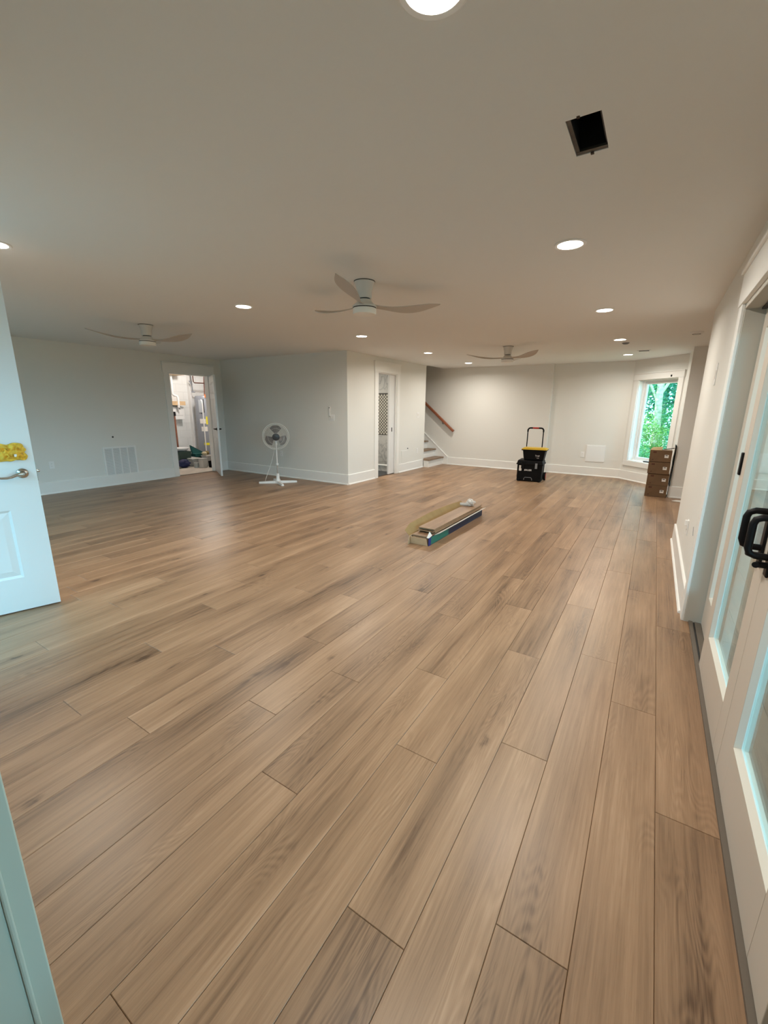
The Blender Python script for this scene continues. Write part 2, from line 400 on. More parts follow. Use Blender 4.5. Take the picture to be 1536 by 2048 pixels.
# stairwell enclosure
struct(B(-8.42, -8.3, 9.48, YF+.2, 0, 4.7).build('wall_stair_end', 'wall'), 'end wall of the stairwell')
struct(B(-8.42, -4.5, 9.48, YF+.2, 4.7, 4.8).build('ceiling_stair', 'ceil'), 'ceiling over the stairwell')
struct(B(-4.80, -4.68, 9.48, YF, 2.60, 4.7).build('wall_stair_header', 'wall'), 'header wall above the stair opening')
struct(B(XB-.12, -4.68, YS-.12, YS, CEIL+.001, 4.7).build('wall_stair_upper', 'wall'), 'upper side wall of the stairwell')
# exterior skins
struct(B(.54, .60, -1.1, .24, -.2, 2.6).build('wall_outside_near', 'ext'), 'outside siding beside the sliding door')
struct(B(.54, 2.6, 5.52, 5.60, -.2, 2.7).build('wall_outside', 'ext'), 'outside siding of the niche')

# ---- floor planks
PW, PL, GX0 = .19495, 1.650, .19604
base = struct(B(XL-.1, 2.45, -1.0, YF2, -.03, -.0065).build('floor', 'gap'), 'warm oak plank floor')
OFFS = {-1:1.608, 0:2.209, 1:.944, 2:1.632, 3:.747, 4:1.368, 5:1.918, 6:.944, 7:1.629, 8:1.208, 9:1.822, 10:.811, 11:1.440, 12:.699, 13:1.218, 14:1.749, 15:2.185, 16:.854, 17:1.379}
def plank_mesh(w, l, name):
    mb = MB(); g = .0005; c = .0016; a, b2 = w/2-g, l/2-g; h, t = 0.0, -.0016
    vs = [(-a,-b2,-.006),(a,-b2,-.006),(a,b2,-.006),(-a,b2,-.006),(-a,-b2,t),(a,-b2,t),(a,b2,t),(-a,b2,t),(-a+c,-b2+c,h),(a-c,-b2+c,h),(a-c,b2-c,h),(-a+c,b2-c,h)]
    fs = [(0,1,5,4),(1,2,6,5),(2,3,7,6),(3,0,4,7),(4,5,9,8),(5,6,10,9),(6,7,11,10),(7,4,8,11),(8,9,10,11)]
    return vs, fs
def uv_mesh(name, vs, fs, uvs, pr=None):
    me = bpy.data.meshes.new(name); me.from_pydata(vs, [], fs); me.materials.append(M['wood'])
    l = me.uv_layers.new(name='UVMap')
    l.data.foreach_set('uv', [c for p in me.polygons for i in p.vertices for c in uvs[i]])
    if pr is not None:
        at = me.attributes.new('pr', 'FLOAT', 'POINT'); at.data.foreach_set('value', pr)
    return me
full_vs, full_fs = plank_mesh(PW, PL, 'plank')
FULL = uv_mesh('plank', full_vs, full_fs, [(v[0], v[1]) for v in full_vs])
camM = CAM.matrix_world.inverted()
def screen(p):
    q = camM @ Vector(p)
    if q.z > -.05: return None
    return (768+F_PX*q.x/-q.z, 1024-F_PX*q.y/-q.z)
cells = []
for r in range(-12, 45):
    x1 = GX0-PW*r; x0 = x1-PW
    lo, hi = (-1.0, YF2)
    if r < -1: lo, hi = 5.72, YR
    lox, hix = x0, x1
    if r == 43: lox = max(x0, XL)
    if x1 < XL: continue
    lox = max(x0, XL)
    if r < -1 and x0 > 2.4: continue
    o = OFFS.get(r, random.Random(r*13+5).random()*PL)
    y = o - PL*math.ceil((o-lo)/PL)
    while y < hi-1e-6:
        a, b_ = max(y, lo), min(y+PL, hi)
        if x0 < XB-.1 and a > YP: break
        if x0 < XB-.1: b_ = min(b_, YP)
        if b_-a > .02: cells.append((r, lox, x1, a, b_))
        y += PL
def score(c):
    _, x0, x1, a, b_ = c
    pts = []
    for t in range(9):
        for x in (x0, x1):
            s_ = screen((x, a+(b_-a)*t/8, 0))
            if s_ and -40 < s_[0] < 1576 and s_[1] < 2300: pts.append(s_)
    if len(pts) < 3: return 0
    cx = sorted(pts, key=lambda p: p[0]); ys = [p[1] for p in pts]; xs = [p[0] for p in pts]
    area = abs(sum(0 for _ in ()))
    # shoelace over the strip
    L_ = [screen((x0, a+(b_-a)*t/8, 0)) for t in range(9)]; R_ = [screen((x1, a+(b_-a)*t/8, 0)) for t in range(9)]
    poly = [q for q in L_ if q]+[q for q in R_[::-1] if q]
    poly = [(min(max(q[0], -60), 1600), min(q[1], 2200)) for q in poly]
    return abs(sum(poly[i][0]*poly[(i+1)%len(poly)][1]-poly[(i+1)%len(poly)][0]*poly[i][1] for i in range(len(poly))))/2
cells.sort(key=score, reverse=True)
for r, x0, x1, a, b_ in cells[:290]:
    if abs(b_-a-PL) < 1e-4 and abs(x1-x0-PW) < 1e-4: me = FULL
    else:
        v2, f2 = plank_mesh(x1-x0, b_-a, 'plank'); me = uv_mesh('plank', v2, f2, [(v[0], v[1]) for v in v2])
    o = bpy.data.objects.new('plank', me); COL.objects.link(o); o.parent = base; o.location = ((x0+x1)/2, (a+b_)/2, 0)
V2, F2, U2, PR2 = [], [], [], []
for r, x0, x1, a, b_ in cells[290:]:
    v2, f2 = plank_mesh(x1-x0, b_-a, ''); k = len(V2); rn = random.random()
    V2 += [(v[0]+(x0+x1)/2, v[1]+(a+b_)/2, v[2]) for v in v2]; F2 += [tuple(i+k for i in f) for f in f2]
    U2 += [(v[0], v[1]) for v in v2]; PR2 += [rn]*len(v2)
rest = bpy.data.objects.new('far_planks', uv_mesh('far_planks', V2, F2, U2, PR2)); COL.objects.link(rest); rest.parent = base; rest['kind'] = 'stuff'

# ---- baseboards (board with eased top edge and a shoe moulding)
BH, BT, SH, ST = .195, .018, .022, .014
def baseboard(name, runs, label):
    root = None
    for k, (p0, p1, n) in enumerate(runs):
        p0, p1, n = Vector((*p0, 0)), Vector((*p1, 0)), Vector((*n, 0))
        prof = [(0,0),(BT,0),(BT,BH-.006),(BT-.006,BH),(0,BH)]
        shoe = [(BT,0),(BT+ST,0),(BT+ST,SH*.55),(BT+ST*.45,SH),(BT,SH)]
        for nm, pr in (('board', prof), ('shoe_moulding', shoe)):
            mb = MB(); m_ = len(pr)
            mb.add([tuple(p0+n*a+Vector((0,0,z))) for a, z in pr]+[tuple(p1+n*a+Vector((0,0,z))) for a, z in pr],
                   [tuple(range(m_)), tuple(range(m_, 2*m_))[::-1]]+[(i, m_+i, m_+(i+1)%m_, (i+1)%m_) for i in range(m_)])
            import bmesh
            o = mb.build(nm, 'trim'); bm = bmesh.new(); bm.from_mesh(o.data); bmesh.ops.recalc_face_normals(bm, faces=bm.faces); bm.to_mesh(o.data); bm.free()
            if root is None: o.name = name; struct(o, label); root = o
            else: o.parent = root
    return root
CW = .11     # casing width
baseboard('baseboard_left', [((XL,.317),(XL,DOOR_Y0-CW),(1,0)), ((XL,DOOR_Y1+CW),(XL,YP),(1,0))], 'white baseboard along the left wall')
baseboard('baseboard_partition', [((XL+BT,YP),(XB+BT,YP),(0,-1))], 'white baseboard behind the pedestal fan')
baseboard('baseboard_bathroom', [((XB,YP),(XB,BD0-.13),(1,0)), ((XB,BD1+.10),(XB,YS-.065),(1,0))], 'white baseboard on the bathroom wall')
baseboard('baseboard_far', [((-4.60,YF),(BUMP_X+BT,YF),(0,-1)), ((BUMP_X,YF2),(WX0,YF2),(0,-1)), ((WX0-.008,YF2-.003),(XR,YWE-.003),(-S2,-S2))], 'white baseboard along the far wall and under the window')
baseboard('baseboard_recess', [((XR,YR),(2.4,YR),(0,-1)), ((XR,YWE),(XR,YR-BT),(-1,0))], 'white baseboard behind the stacked boxes')
baseboard('baseboard_right', [((XR,SD1+.12),(XR,5.72),(-1,0))], 'white baseboard on the right wall')

# ---- door casings
def casing(name, boxes, label, m='trim'):
    root = None
    for nm, b_ in boxes:
        o = B(*b_).build(nm, m, bevel=.003)
        if root is None: o.name = name; struct(o, label); root = o
        else: o.parent = root
    return root
# utility doorway
x0 = XL; x1 = XL+.02
casing('trim_1', [('casing_leg', (x0,x1,DOOR_Y0-CW,DOOR_Y0,0,DOOR_H)), ('casing_leg', (x0,x1,DOOR_Y1,DOOR_Y1+CW,0,DOOR_H)),
    ('header', (x0,x1+.006,DOOR_Y0-CW-.02,DOOR_Y1+CW+.02,DOOR_H,DOOR_H+.185)), ('header_cap', (x0,x1+.02,DOOR_Y0-CW-.03,DOOR_Y1+CW+.03,DOOR_H+.185,DOOR_H+.207)),
    ('jamb', (x0-.13,x0,DOOR_Y0-.001,DOOR_Y0+.018,0,DOOR_H)), ('jamb', (x0-.13,x0,DOOR_Y1-.018,DOOR_Y1+.001,0,DOOR_H)), ('jamb_head', (x0-.13,x0,DOOR_Y0+.018,DOOR_Y1-.018,DOOR_H-.018,DOOR_H+.001))], 'white casing around the utility doorway')
x0 = XB; x1 = XB+.02
casing('trim_2', [('casing_leg', (x0,x1,BD0-.13,BD0,0,BDH)), ('casing_leg', (x0,x1,BD1,BD1+.10,0,BDH)),
    ('header', (x0,x1+.006,BD0-.14,BD1+.11,BDH,BDH+.185)), ('header_cap', (x0,x1+.02,BD0-.15,BD1+.12,BDH+.185,BDH+.207)),
    ('jamb', (x0-.12,x0,BD0-.001,BD0+.016,0,BDH)), ('jamb', (x0-.035,x0,BD1-.016,BD1+.001,0,BDH)), ('jamb', (x0-.12,x0-.085,BD1-.016,BD1+.001,0,BDH)), ('jamb_head', (x0-.12,x0,BD0+.016,BD1-.016,BDH-.016,BDH+.001))], 'white casing around the bathroom doorway')
x0 = XR; x1 = XR-.018
casing('trim_3', [('casing_leg', (x1,x0,SD1,SD1+.115,0,SDH+.01)), ('casing_leg', (x1,x0,SD0-.115,SD0,0,SDH+.01)),
    ('header', (x1-.006,x0,SD0-.13,SD1+.13,SDH+.01,SDH+.20)), ('header_cap', (x1-.02,x0,SD0-.14,SD1+.14,SDH+.20,SDH+.222)),
    ], 'white casing around the sliding doors')
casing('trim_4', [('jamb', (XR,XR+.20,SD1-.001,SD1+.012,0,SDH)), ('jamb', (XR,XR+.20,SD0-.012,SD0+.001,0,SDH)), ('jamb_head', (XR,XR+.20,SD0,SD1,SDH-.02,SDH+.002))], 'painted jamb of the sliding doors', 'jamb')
# near doorway post at the camera's left
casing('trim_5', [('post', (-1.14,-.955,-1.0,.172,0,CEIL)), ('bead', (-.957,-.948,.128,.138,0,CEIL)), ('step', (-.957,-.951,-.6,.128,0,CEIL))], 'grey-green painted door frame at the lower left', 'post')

# ---- sliding glass doors
tr = struct(B(XR+.028, XR+.05, SD0, SD1-.001, -.006, .012).build('trim_6', 'track'), 'bronze floor track of the sliding doors')
B(XR+.05, XR+.062, SD0, SD1-.001, -.006, .004).build('track_groove', 'dim', tr)
B(XR+.062, XR+.098, SD0, SD1-.001, -.006, .010).build('track_rail', 'track', tr)
B(XR+.098, XR+.20, SD0, SD1-.001, -.03, .008).build('sill', 'track', tr)
def slide_panel(name, xf, y0, y1, label, sf, sn, z0=.014, z1=2.035):
    """xf = room-side face, sf/sn = far and near stile widths"""
    t = .045; zb, zt = .245, z1-.12; a, b_ = y0+sn, y1-sf
    root = B(xf, xf+t, y1-sf, y1, z0, z1).build(name, 'slider', bevel=.002); struct(root, label)
    B(xf, xf+t, y0, y0+sn, z0, z1).build('stile', 'slider', root, bevel=.002)
    B(xf, xf+t, a, b_, z0, zb).build('bottom_rail', 'slider', root)
    B(xf, xf+t, a, b_, zt, z1).build('top_rail', 'slider', root)
    # bevelled glazing stops
    g = .020
    for nm, poly, mt in (('glazing_stop', [(a,zb),(b_,zb),(b_-.012,zb+.012),(a+.012,zb+.012)], 'stop'), ('glazing_stop', [(a,zt),(a+.012,zt-.012),(b_-.012,zt-.012),(b_,zt)], 'stop'),
                     ('glazing_stop', [(b_,zb),(b_,zt),(b_-.012,zt-.012),(b_-.012,zb+.012)], 'stop'), ('glazing_stop', [(a,zb),(a+.012,zb+.012),(a+.012,zt-.012),(a,zt)], 'stop')):
        mb = MB(); n = len(poly)
        near = [p for p in poly]
        vs_ = [(xf+.001 if k < 2 and nm else xf+.001, y, z) for k, (y, z) in enumerate(poly)]
        # outer edge sits at the face, inner edge recessed to the glass
        out = []
        for (y, z) in poly:
            inner = (a+.011 < y < b_-.011) and (zb+.011 < z < zt-.011)
            out.append((xf+(g if inner else .001), y, z))
        back = [(xf+g+.004, y, z) for (y, z) in poly]
        mb.add(out+back, [(0,1,2,3),(7,6,5,4)]+[(i,4+i,4+(i+1)%4,(i+1)%4) for i in range(4)])
        import bmesh
        o = mb.build('glazing_stop', mt, root); bm = bmesh.new(); bm.from_mesh(o.data); bmesh.ops.recalc_face_normals(bm, faces=bm.faces); bm.to_mesh(o.data); bm.free()
    B(xf+.022, xf+.026, a+.004, b_-.004, zb+.004, zt-.004).build('pane', 'glass', root)
    return root
pA = slide_panel('door_4', XR+.046, 1.967, 2.83, 'sliding glass door panel with the far black pull', .115, .125)
pB = slide_panel('door_5', XR+.046, 1.06, 1.962, 'nearer sliding glass door panel at the right edge', .165, .165)
pC = slide_panel('door_6', XR+.098, 2.70, SD1-.014, 'fixed glass panel at the far end of the sliding doors', .10, .10)
pD = slide_panel('door_7', XR+.098, SD0+.014, 1.12, 'fixed glass panel nearest the camera', .10, .10)
B(XR+.036, XR+.050, 2.800, 2.834, 1.13, 1.245).build('finger_pull', 'black', pA, bevel=.004)
def pull(parent, yc, s):
    xf = XR+.046
    r = B(xf-.010, xf, yc-.022, yc+.022, .885, 1.15).build('handle_plate', 'black', parent, bevel=.006)
    MB().tube([(xf-.004,yc,.955),(xf-.045,yc,.955),(xf-.062,yc,.962),(xf-.068,yc,.980),(xf-.068,yc,1.068),(xf-.062,yc,1.085),(xf-.045,yc,1.093),(xf-.004,yc,1.093)], .012, 10).build('pull_grip', 'black', r, smooth=60)
    MB().tube([(xf-.008,yc,.925),(xf-.034,yc,.925),(xf-.040,yc+.012*s,.925)], .011, 10).build('thumb_latch', 'black', r, smooth=60)
    return r
pull(pA, 2.025, 1); pull(pB, 1.895, -1)
B(XR+.032, XR+.046, 2.045, 2.07, 1.205, 1.24).build('lock_cylinder', 'black', pA, bevel=.004)
# head track hardware visible in the soffit
hw = struct(B(XR+.075, XR+.165, 2.9, 3.43, SDH-.032, SDH-.0205).build('trim_7', 'dim'), 'dark bracket in the sliding door head')

# ---- window in the slanted wall
def wb(mb, u0, u1, v0, v1, d0, d1):
    vs_ = [mw(u,v,d) for d in (d0,d1) for (u,v) in ((u0,v0),(u1,v0),(u1,v1),(u0,v1))]
    return mb.add(vs_, [(0,3,2,1),(4,5,6,7),(0,1,5,4),(1,2,6,5),(2,3,7,6),(3,0,4,7)])
def wbo(name, m, parent, *a, bevel=0):
    import bmesh
    o = wb(MB(), *a).build(name, m, parent, bevel=bevel); bm = bmesh.new(); bm.from_mesh(o.data); bmesh.ops.recalc_face_normals(bm, faces=bm.faces); bm.to_mesh(o.data); bm.free(); return o
win = wbo('window_1', 'trim', None, WS0-.105, WS0, WZ0-.02, WZ1, -.02, 0, bevel=.002); struct(win, 'tall casement window looking onto green trees')
wbo('casing_leg', 'trim', win, WS1, WS1+.105, WZ0-.02, WZ1, -.02, 0, bevel=.002)
wbo('header', 'trim', win, WS0-.115, WS1+.115, WZ1, WZ1+.115, -.026, 0, bevel=.002)
wbo('header_cap', 'trim', win, WS0-.125, WS1+.125, WZ1+.115, WZ1+.130, -.038, 0, bevel=.002)
wbo('sill_trim', 'trim', win, WS0-.105, WS1+.105, WZ0-.105, WZ0, -.022, 0, bevel=.002)
wbo('jamb_left', 'trim', win, WS0-.001, WS0+.012, WZ0, WZ1, 0, .205)
wbo('jamb_right', 'trim', win, WS1-.012, WS1+.001, WZ0, WZ1, 0, .205)
wbo('jamb_head', 'trim', win, WS0+.012, WS1-.012, WZ1-.012, WZ1+.001, 0, .205)
wbo('sill', 'trim', win, WS0+.012, WS1-.012, WZ0-.001, WZ0+.014, 0, .205)
a, b_, c, d_ = WS0+.012, WS1-.012, WZ0+.014, WZ1-.012
for nm, q in (('frame_side', (a,a+.03,c,d_)), ('frame_side', (b_-.03,b_,c,d_)), ('frame_head', (a+.03,b_-.03,d_-.03,d_)), ('frame_sill', (a+.03,b_-.03,c,c+.03))): wbo(nm, 'white', win, *q, .11, .185)
a, b_, c, d_ = a+.032, b_-.032, c+.032, d_-.032
for nm, q in (('sash_stile', (a,a+.04,c,d_)), ('sash_stile', (b_-.04,b_,c,d_)), ('sash_rail', (a+.04,b_-.04,d_-.04,d_)), ('sash_rail', (a+.04,b_-.04,c,c+.04))): wbo(nm, 'white', win, *q, .135, .175)
wbo('pane', 'glass', win, a+.04, b_-.04, c+.04, d_-.04, .153, .157)
cr_ = wbo('crank_handle', 'black', win, WS0+.38, WS0+.56, WZ0+.014, WZ0+.034, .02, .06, bevel=.004)
wbo('latch_hook', 'black', win, WS1-.16, WS1-.135, WZ1+.02, WZ1+.055, -.036, -.026)

w2 = struct(B(-7.5, -7.45, .20, .28, .50, 2.16).build('window_added', 'white'), 'unseen window added to bring daylight to the left wall')  # added out of view so bluish daylight reaches the left wall
for q in ((-5.35,-5.3,.50,2.16), (-7.45,-5.35,.50,.55), (-7.45,-5.35,2.11,2.16), (-6.43,-6.37,.55,2.11)): B(q[0], q[1], .20, .28, q[2], q[3]).build('frame', 'white', w2)
for q in ((-7.45,-6.43), (-6.37,-5.35)): B(q[0], q[1], .238, .242, .55, 2.11).build('pane', 'glass', w2)
# ---- bathroom
struct(B(-8.4, XB-.12, 6.55, YS-.12, -.05, -.001).build('floor_bathroom', 'bathfloor'), 'dark bathroom floor')
struct(B(-8.4, XB-.12, 6.55, YS-.12, CEIL, 2.55).build('ceiling_bathroom', 'ceil'), 'bathroom ceiling')
struct(B(-8.49, -8.373, 6.55, YS-.12, 0, CEIL).build('wall_bathroom_end', 'wall'), 'end wall of the bathroom')
tw = struct(B(-7.2, -5.0, 9.452, 9.478, 0, CEIL).build('wall_shower', 'marble'), 'marble tiled shower wall')
for i, xx in enumerate((-7.2, -6.6, -6.0, -5.4)):
    for z0, z1 in ((.06, .40), (.404, .755), (1.815, 2.12), (2.124, 2.43)):
        dx = .3 if z0 in (.404, 2.124) else 0
        B(max(-7.2,xx-dx)+.0015, min(xx-dx+.6,-5.0)-.0015, 9.446, 9.453, z0, z1).build('tile', 'marble', tw)
B(-7.2, -5.0, 9.447, 9.453, .757, 1.812).build('mosaic_band', 'mosaicbg', tw)
mb = MB(); h = .027
for i in range(-2, 54):
    for j in range(0, 26):
        cx, cz = -7.16+i*.0405, .797+j*.0400
        if (i+j) % 2 or cx > -5.03 or cx < -7.17 or cz > 1.79: continue
        mb.add([(cx-h,9.4465,cz),(cx,9.4465,cz-h*1.0),(cx+h,9.4465,cz),(cx,9.4465,cz+h*1.0),(cx-h,9.444,cz),(cx,9.444,cz-h),(cx+h,9.444,cz),(cx,9.444,cz+h)],
               [(4,5,6,7),(0,1,5,4),(1,2,6,5),(2,3,7,6),(3,0,4,7)])
ms = mb.build('mosaic_tiles', 'mosaic', tw); ms['kind'] = 'stuff'
cb = struct(B(-7.2, -5.0, 8.36, 8.46, 0, .125).build('trim_8', 'marble'), 'white shower kerb')
B(-7.2, -5.0, 8.345, 8.475, .125, .145).build('kerb_cap', 'trim', cb, bevel=.003)
pd = B(XB-.078, XB-.042, 7.97, 8.70, .01, BDH-.02).build('door_3', 'wdoor', bevel=.002); struct(pd, 'white pocket door half closed in the bathroom doorway')
pl_ = B(XB-.043, XB-.039, 8.075, 8.105, .94, 1.03).build('flush_pull', 'black', pd, bevel=.003)
bl = bpy.data.lights.new('bath_light', 'AREA'); bl.shape = 'DISK'; bl.size = .15; bl.energy = 38; bl.color = (1, .93, .82)
bo = bpy.data.objects.new('bath_light', bl); COL.objects.link(bo); bo.location = (-6.1, 7.9, CEIL-.02)

# ---- stairs
st = thing('staircase', 'white and stained wood stairs rising left behind the bathroom wall', 'staircase', (0,0,0))
RI, RU, NX = .20, .235, -4.66
for k in range(12):
    xn = NX-RU*k; z = RI*(k+1)
    ylo = YS+.002
    B(xn-.035-.02, xn-.035, ylo, YF-.03, RI*k, z-.032).build('riser', 'trim', st)
    B(xn-RU-.035, xn, ylo, YF-.03, z-.032, z).build('tread', 'tread', st, bevel=.006)
B(XB+.022, NX-.035, YS-.04, YS+.002, 0, RI-.032).build('riser_return', 'trim', st)
B(XB+.022, NX, YS-.06, YS+.002, RI-.032, RI).build('tread_return', 'tread', st, bevel=.006)
mb = MB()
sk = [(-4.56,0),(-4.56,.195),(-7.6,.195+.851*3.04),(-7.6,0)]
mb.prism(sk, YF-.028, YF-.001, Matrix(((1,0,0,0),(0,0,1,0),(0,1,0,0),(0,0,0,1))))
mb.build('skirt_board', 'trim', st)
MB().prism([(-4.56,.190),(-4.56,.208),(-7.6,.208+.851*3.04),(-7.6,.190+.851*3.04)], YF-.036, YF-.001, Matrix(((1,0,0,0),(0,0,1,0),(0,1,0,0),(0,0,0,1)))).build('skirt_cap', 'trim', st)
hr = thing('handrail', 'reddish stained handrail mounted on the far wall above the stairs', 'handrail', (0,0,0))
y_ = YF-.075
a0, a1 = Vector((-4.40,y_,.875)), Vector((-7.2,y_,.875+.84*2.8))
dv = (a1-a0).normalized(); nz = Vector((-dv.z,0,dv.x)); nz = nz if nz.z > 0 else -nz
prof = [(-.022,-.03),(.022,-.03),(.028,0),(.022,.028),(-.022,.028),(-.028,0)]
mb = MB(); mb.add([tuple(q+Vector((0,p_,0))+nz*h_) for q in (a0,a1) for p_, h_ in prof], [tuple(range(6)), tuple(range(6,12))[::-1]]+[(i,6+i,6+(i+1)%6,(i+1)%6) for i in range(6)])
mb.build('rail', 'rail', hr, bevel=.004)
for tpos in (.42, 2.0):
    q = a0+dv*tpos
    MB().tube([(q.x, YF-.001, q.z-.09),(q.x, YF-.05, q.z-.09),(q.x, y_, q.z-.07),(q.x, y_, q.z-.025)], .008, 8).build('bracket', 'black', hr, smooth=60)

# ---- entry door (open, at the left edge)
DA = Vector((-3.600, 1.182, 0)); DD = Vector((-.289, -.957, 0)).normalized()
ang = math.atan2(DD.y, DD.x)
# local frame: +x from the free edge to the hinge, visible face towards -y local? -> compute
ed = bpy.data.objects.new('door_1', None); COL.objects.link(ed); ed.location = DA; ed.rotation_euler = (0,0,ang)
struct(ed, 'white panelled entry door standing open at the left edge')
# local +y of this frame points to: rot(ang)*(0,1) -> world (.957,-.289): the visible face
DWID, DTH, DZ0, DZ1 = .90, .044, .012, 2.235
px0, px1, px2, px3 = .175, .42, .48, .725
rows = [(.255, .742), (1.255, 1.62), (1.74, 2.12)]
us = [0, px0, px1, px2, px3, DWID]; 
holes = [(c0, c1, z0, z1) for (c0, c1) in ((px0,px1),(px2,px3)) for (z0, z1) in rows]
mb = panel_mesh([0,px0,px1,px2,px3,DWID], [DZ0,DZ1]+[z for r_ in rows for z in r_], holes, 0, -DTH, lambda u, v, d: (u, d, v))
import bmesh
def fixn(o):
    bm = bmesh.new(); bm.from_mesh(o.data); bmesh.ops.recalc_face_normals(bm, faces=bm.faces); bm.to_mesh(o.data); bm.free(); return o
fixn(mb.build('leaf', 'wdoor', ed))
for (c0, c1, z0, z1) in holes:
    mb = MB()
    for sgn, yf, yb in ((1, 0.0, -.012), (-1, -DTH, -DTH+.012)):
        i1, i2 = .016, .034
        vs_ = [(c0,yf,z0),(c1,yf,z0),(c1,yf,z1),(c0,yf,z1)] + [(c0+i1,yb,z0+i1),(c1-i1,yb,z0+i1),(c1-i1,yb,z1-i1),(c0+i1,yb,z1-i1)] + [(c0+i2+.02,yf-.003*sgn,z0+i2+.02),(c1-i2-.02,yf-.003*sgn,z0+i2+.02),(c1-i2-.02,yf-.003*sgn,z1-i2-.02),(c0+i2+.02,yf-.003*sgn,z1-i2-.02)]
        fs_ = [(i,(i+1)%4,4+(i+1)%4,4+i) for i in range(4)]+[(4+i,4+(i+1)%4,8+(i+1)%4,8+i) for i in range(4)]+[(8,9,10,11)]
        if sgn < 0: fs_ = [f[::-1] for f in fs_]
        mb.add(vs_, fs_)
    mb.build('raised_panel', 'wdoor', ed)
B(-.004, .002, -DTH*.72, -DTH*.28, .93, 1.06).build('latch_plate', 'steel', ed)
MB().lathe([(.0,0),(.009,0),(.009,.012),(.006,.016),(0,.016)], 12, Matrix.Translation((-.004,-DTH/2,.998)) @ Matrix.Rotation(R(-90),4,'Y')).build('latch_bolt', 'steel', ed, smooth=40)
lv = thing('lever', None, None); lv.parent = ed
COL.objects.unlink(lv); bpy.data.objects.remove(lv)
rx = Matrix.Rotation(R(-90), 4, 'X')     # lathe z -> +y
ros = MB().lathe([(0,0),(.034,0),(.034,.005),(.030,.011),(.018,.016),(.013,.03),(.013,.045),(0,.045)], 28, Matrix.Translation((.075,0,.99)) @ rx).build('rosette', 'steel', ed, smooth=35)
MB().tube([(.070,.045,.990),(.090,.050,.990),(.112,.052,.984),(.135,.050,.974),(.160,.049,.969),(.185,.050,.970),(.205,.049,.974)], .009, 10, rs=[.011,.0115,.010,.009,.008,.0075,.006]).build('lever_handle', 'steel', ros, smooth=60)
B(.055, .095, 0, .006, 1.11, 1.16).build('deadbolt', 'steel', ed)

# folded yellow cloth hanging on the deadbolt: a ruffled rosette of folds
yc = thing('yellow_cloth', 'bunched yellow cloth like a flower above the entry door lever', 'cloth', tuple(DA)+() , ang)
cl_c = [(.060,1.105,.040),(.075,1.165,.040),(.130,1.160,.050),(.125,1.108,.045),(.185,1.158,.050)]
def cloth_edge(th):        # ragged outline of the bunched cloth, radius around its middle
    return 1-.13*math.cos(4*th+.3)+.05*math.sin(7*th)+.03*math.sin(11*th+1)
vs_, f2 = [], []; nr, na = 26, 72
for j in range(nr+1):
    t = j/nr
    for i in range(na):
        th = 2*math.pi*i/na; rr = t*cloth_edge(th)
        x_, z_ = .125+.098*rr*math.cos(th), 1.135+.064*rr*math.sin(th)
        h_ = .030*(1-t**3)
        for cx, cz, rad in cl_c:
            dx, dz = x_-cx, z_-cz; q = math.hypot(dx, dz)/rad
            if q < 1.3: h_ += (.012*math.cos(3.4*math.atan2(dz, dx)+9*q)+.010*math.cos(q*8))*max(0, 1-q/1.3)
        h_ += .005*math.sin(14*th+9*t)*t
        vs_.append((x_, max(.002, h_+.006), z_))
for j in range(nr):
    for i in range(na): f2.append((j*na+i, (j+1)*na+i, (j+1)*na+(i+1)%na, j*na+(i+1)%na))
o = MB().add(vs_, f2).build('folds', 'cloth', yc, smooth=80); fixn(o)
md = o.modifiers.new('thick', 'SOLIDIFY'); md.thickness = .002
B(.086, .100, .036, .046, 1.108, 1.124).build('care_label', 'paper', yc)

# ---- utility door leaf
UH = Vector((XL+.012, DOOR_Y1-.012, 0)); UD = (Vector((-7.66, 5.685, 0))-UH).normalized(); ua = math.atan2(UD.y, UD.x)
ud = bpy.data.objects.new('door_2', None); COL.objects.link(ud); ud.location = UH; ud.rotation_euler = (0,0,ua)
struct(ud, 'white panelled utility room door standing open')
UW = .845
holes = [(c0, c1, z0, z1) for (c0, c1) in ((.11,.385),(.455,.735)) for (z0, z1) in ((.20,.80),(.95,1.60),(1.70,1.93))]
fixn(panel_mesh([0,.11,.385,.455,.735,UW], [.012,2.06]+[.20,.80,.95,1.60,1.70,1.93], holes, 0, .036, lambda u, v, d: (u, d, v)).build('leaf', 'wdoor', ud))
for (c0, c1, z0, z1) in holes:
    mb = MB()
    for sgn, yf, yb in ((-1, 0.0, .010), (1, .036, .026)):
        vs_ = [(c0,yf,z0),(c1,yf,z0),(c1,yf,z1),(c0,yf,z1)] + [(c0+.015,yb,z0+.015),(c1-.015,yb,z0+.015),(c1-.015,yb,z1-.015),(c0+.015,yb,z1-.015)] + [(c0+.05,yf-.003*sgn,z0+.05),(c1-.05,yf-.003*sgn,z0+.05),(c1-.05,yf-.003*sgn,z1-.05),(c0+.05,yf-.003*sgn,z1-.05)]
        fs_ = [(i,(i+1)%4,4+(i+1)%4,4+i) for i in range(4)]+[(4+i,4+(i+1)%4,8+(i+1)%4,8+i) for i in range(4)]+[(8,9,10,11)]
        if sgn > 0: fs_ = [f[::-1] for f in fs_]
        mb.add(vs_, fs_)
    mb.build('raised_panel', 'wdoor', ud)
for s_, y0_ in ((-1, 0), (1, .036)):
    r_ = MB().lathe([(0,0),(.030,0),(.030,.008),(.014,.012),(.012,.045),(0,.045)], 20, Matrix.Translation((UW-.065,y0_,.985)) @ Matrix.Rotation(R(90 if s_ < 0 else -90),4,'X')).build('rosette', 'black', ud, smooth=35)
    MB().tube([(UW-.065,y0_+s_*.045,.985),(UW-.10,y0_+s_*.05,.985),(UW-.175,y0_+s_*.048,.985)], .010, 8).build('lever_handle', 'black', r_, smooth=60)

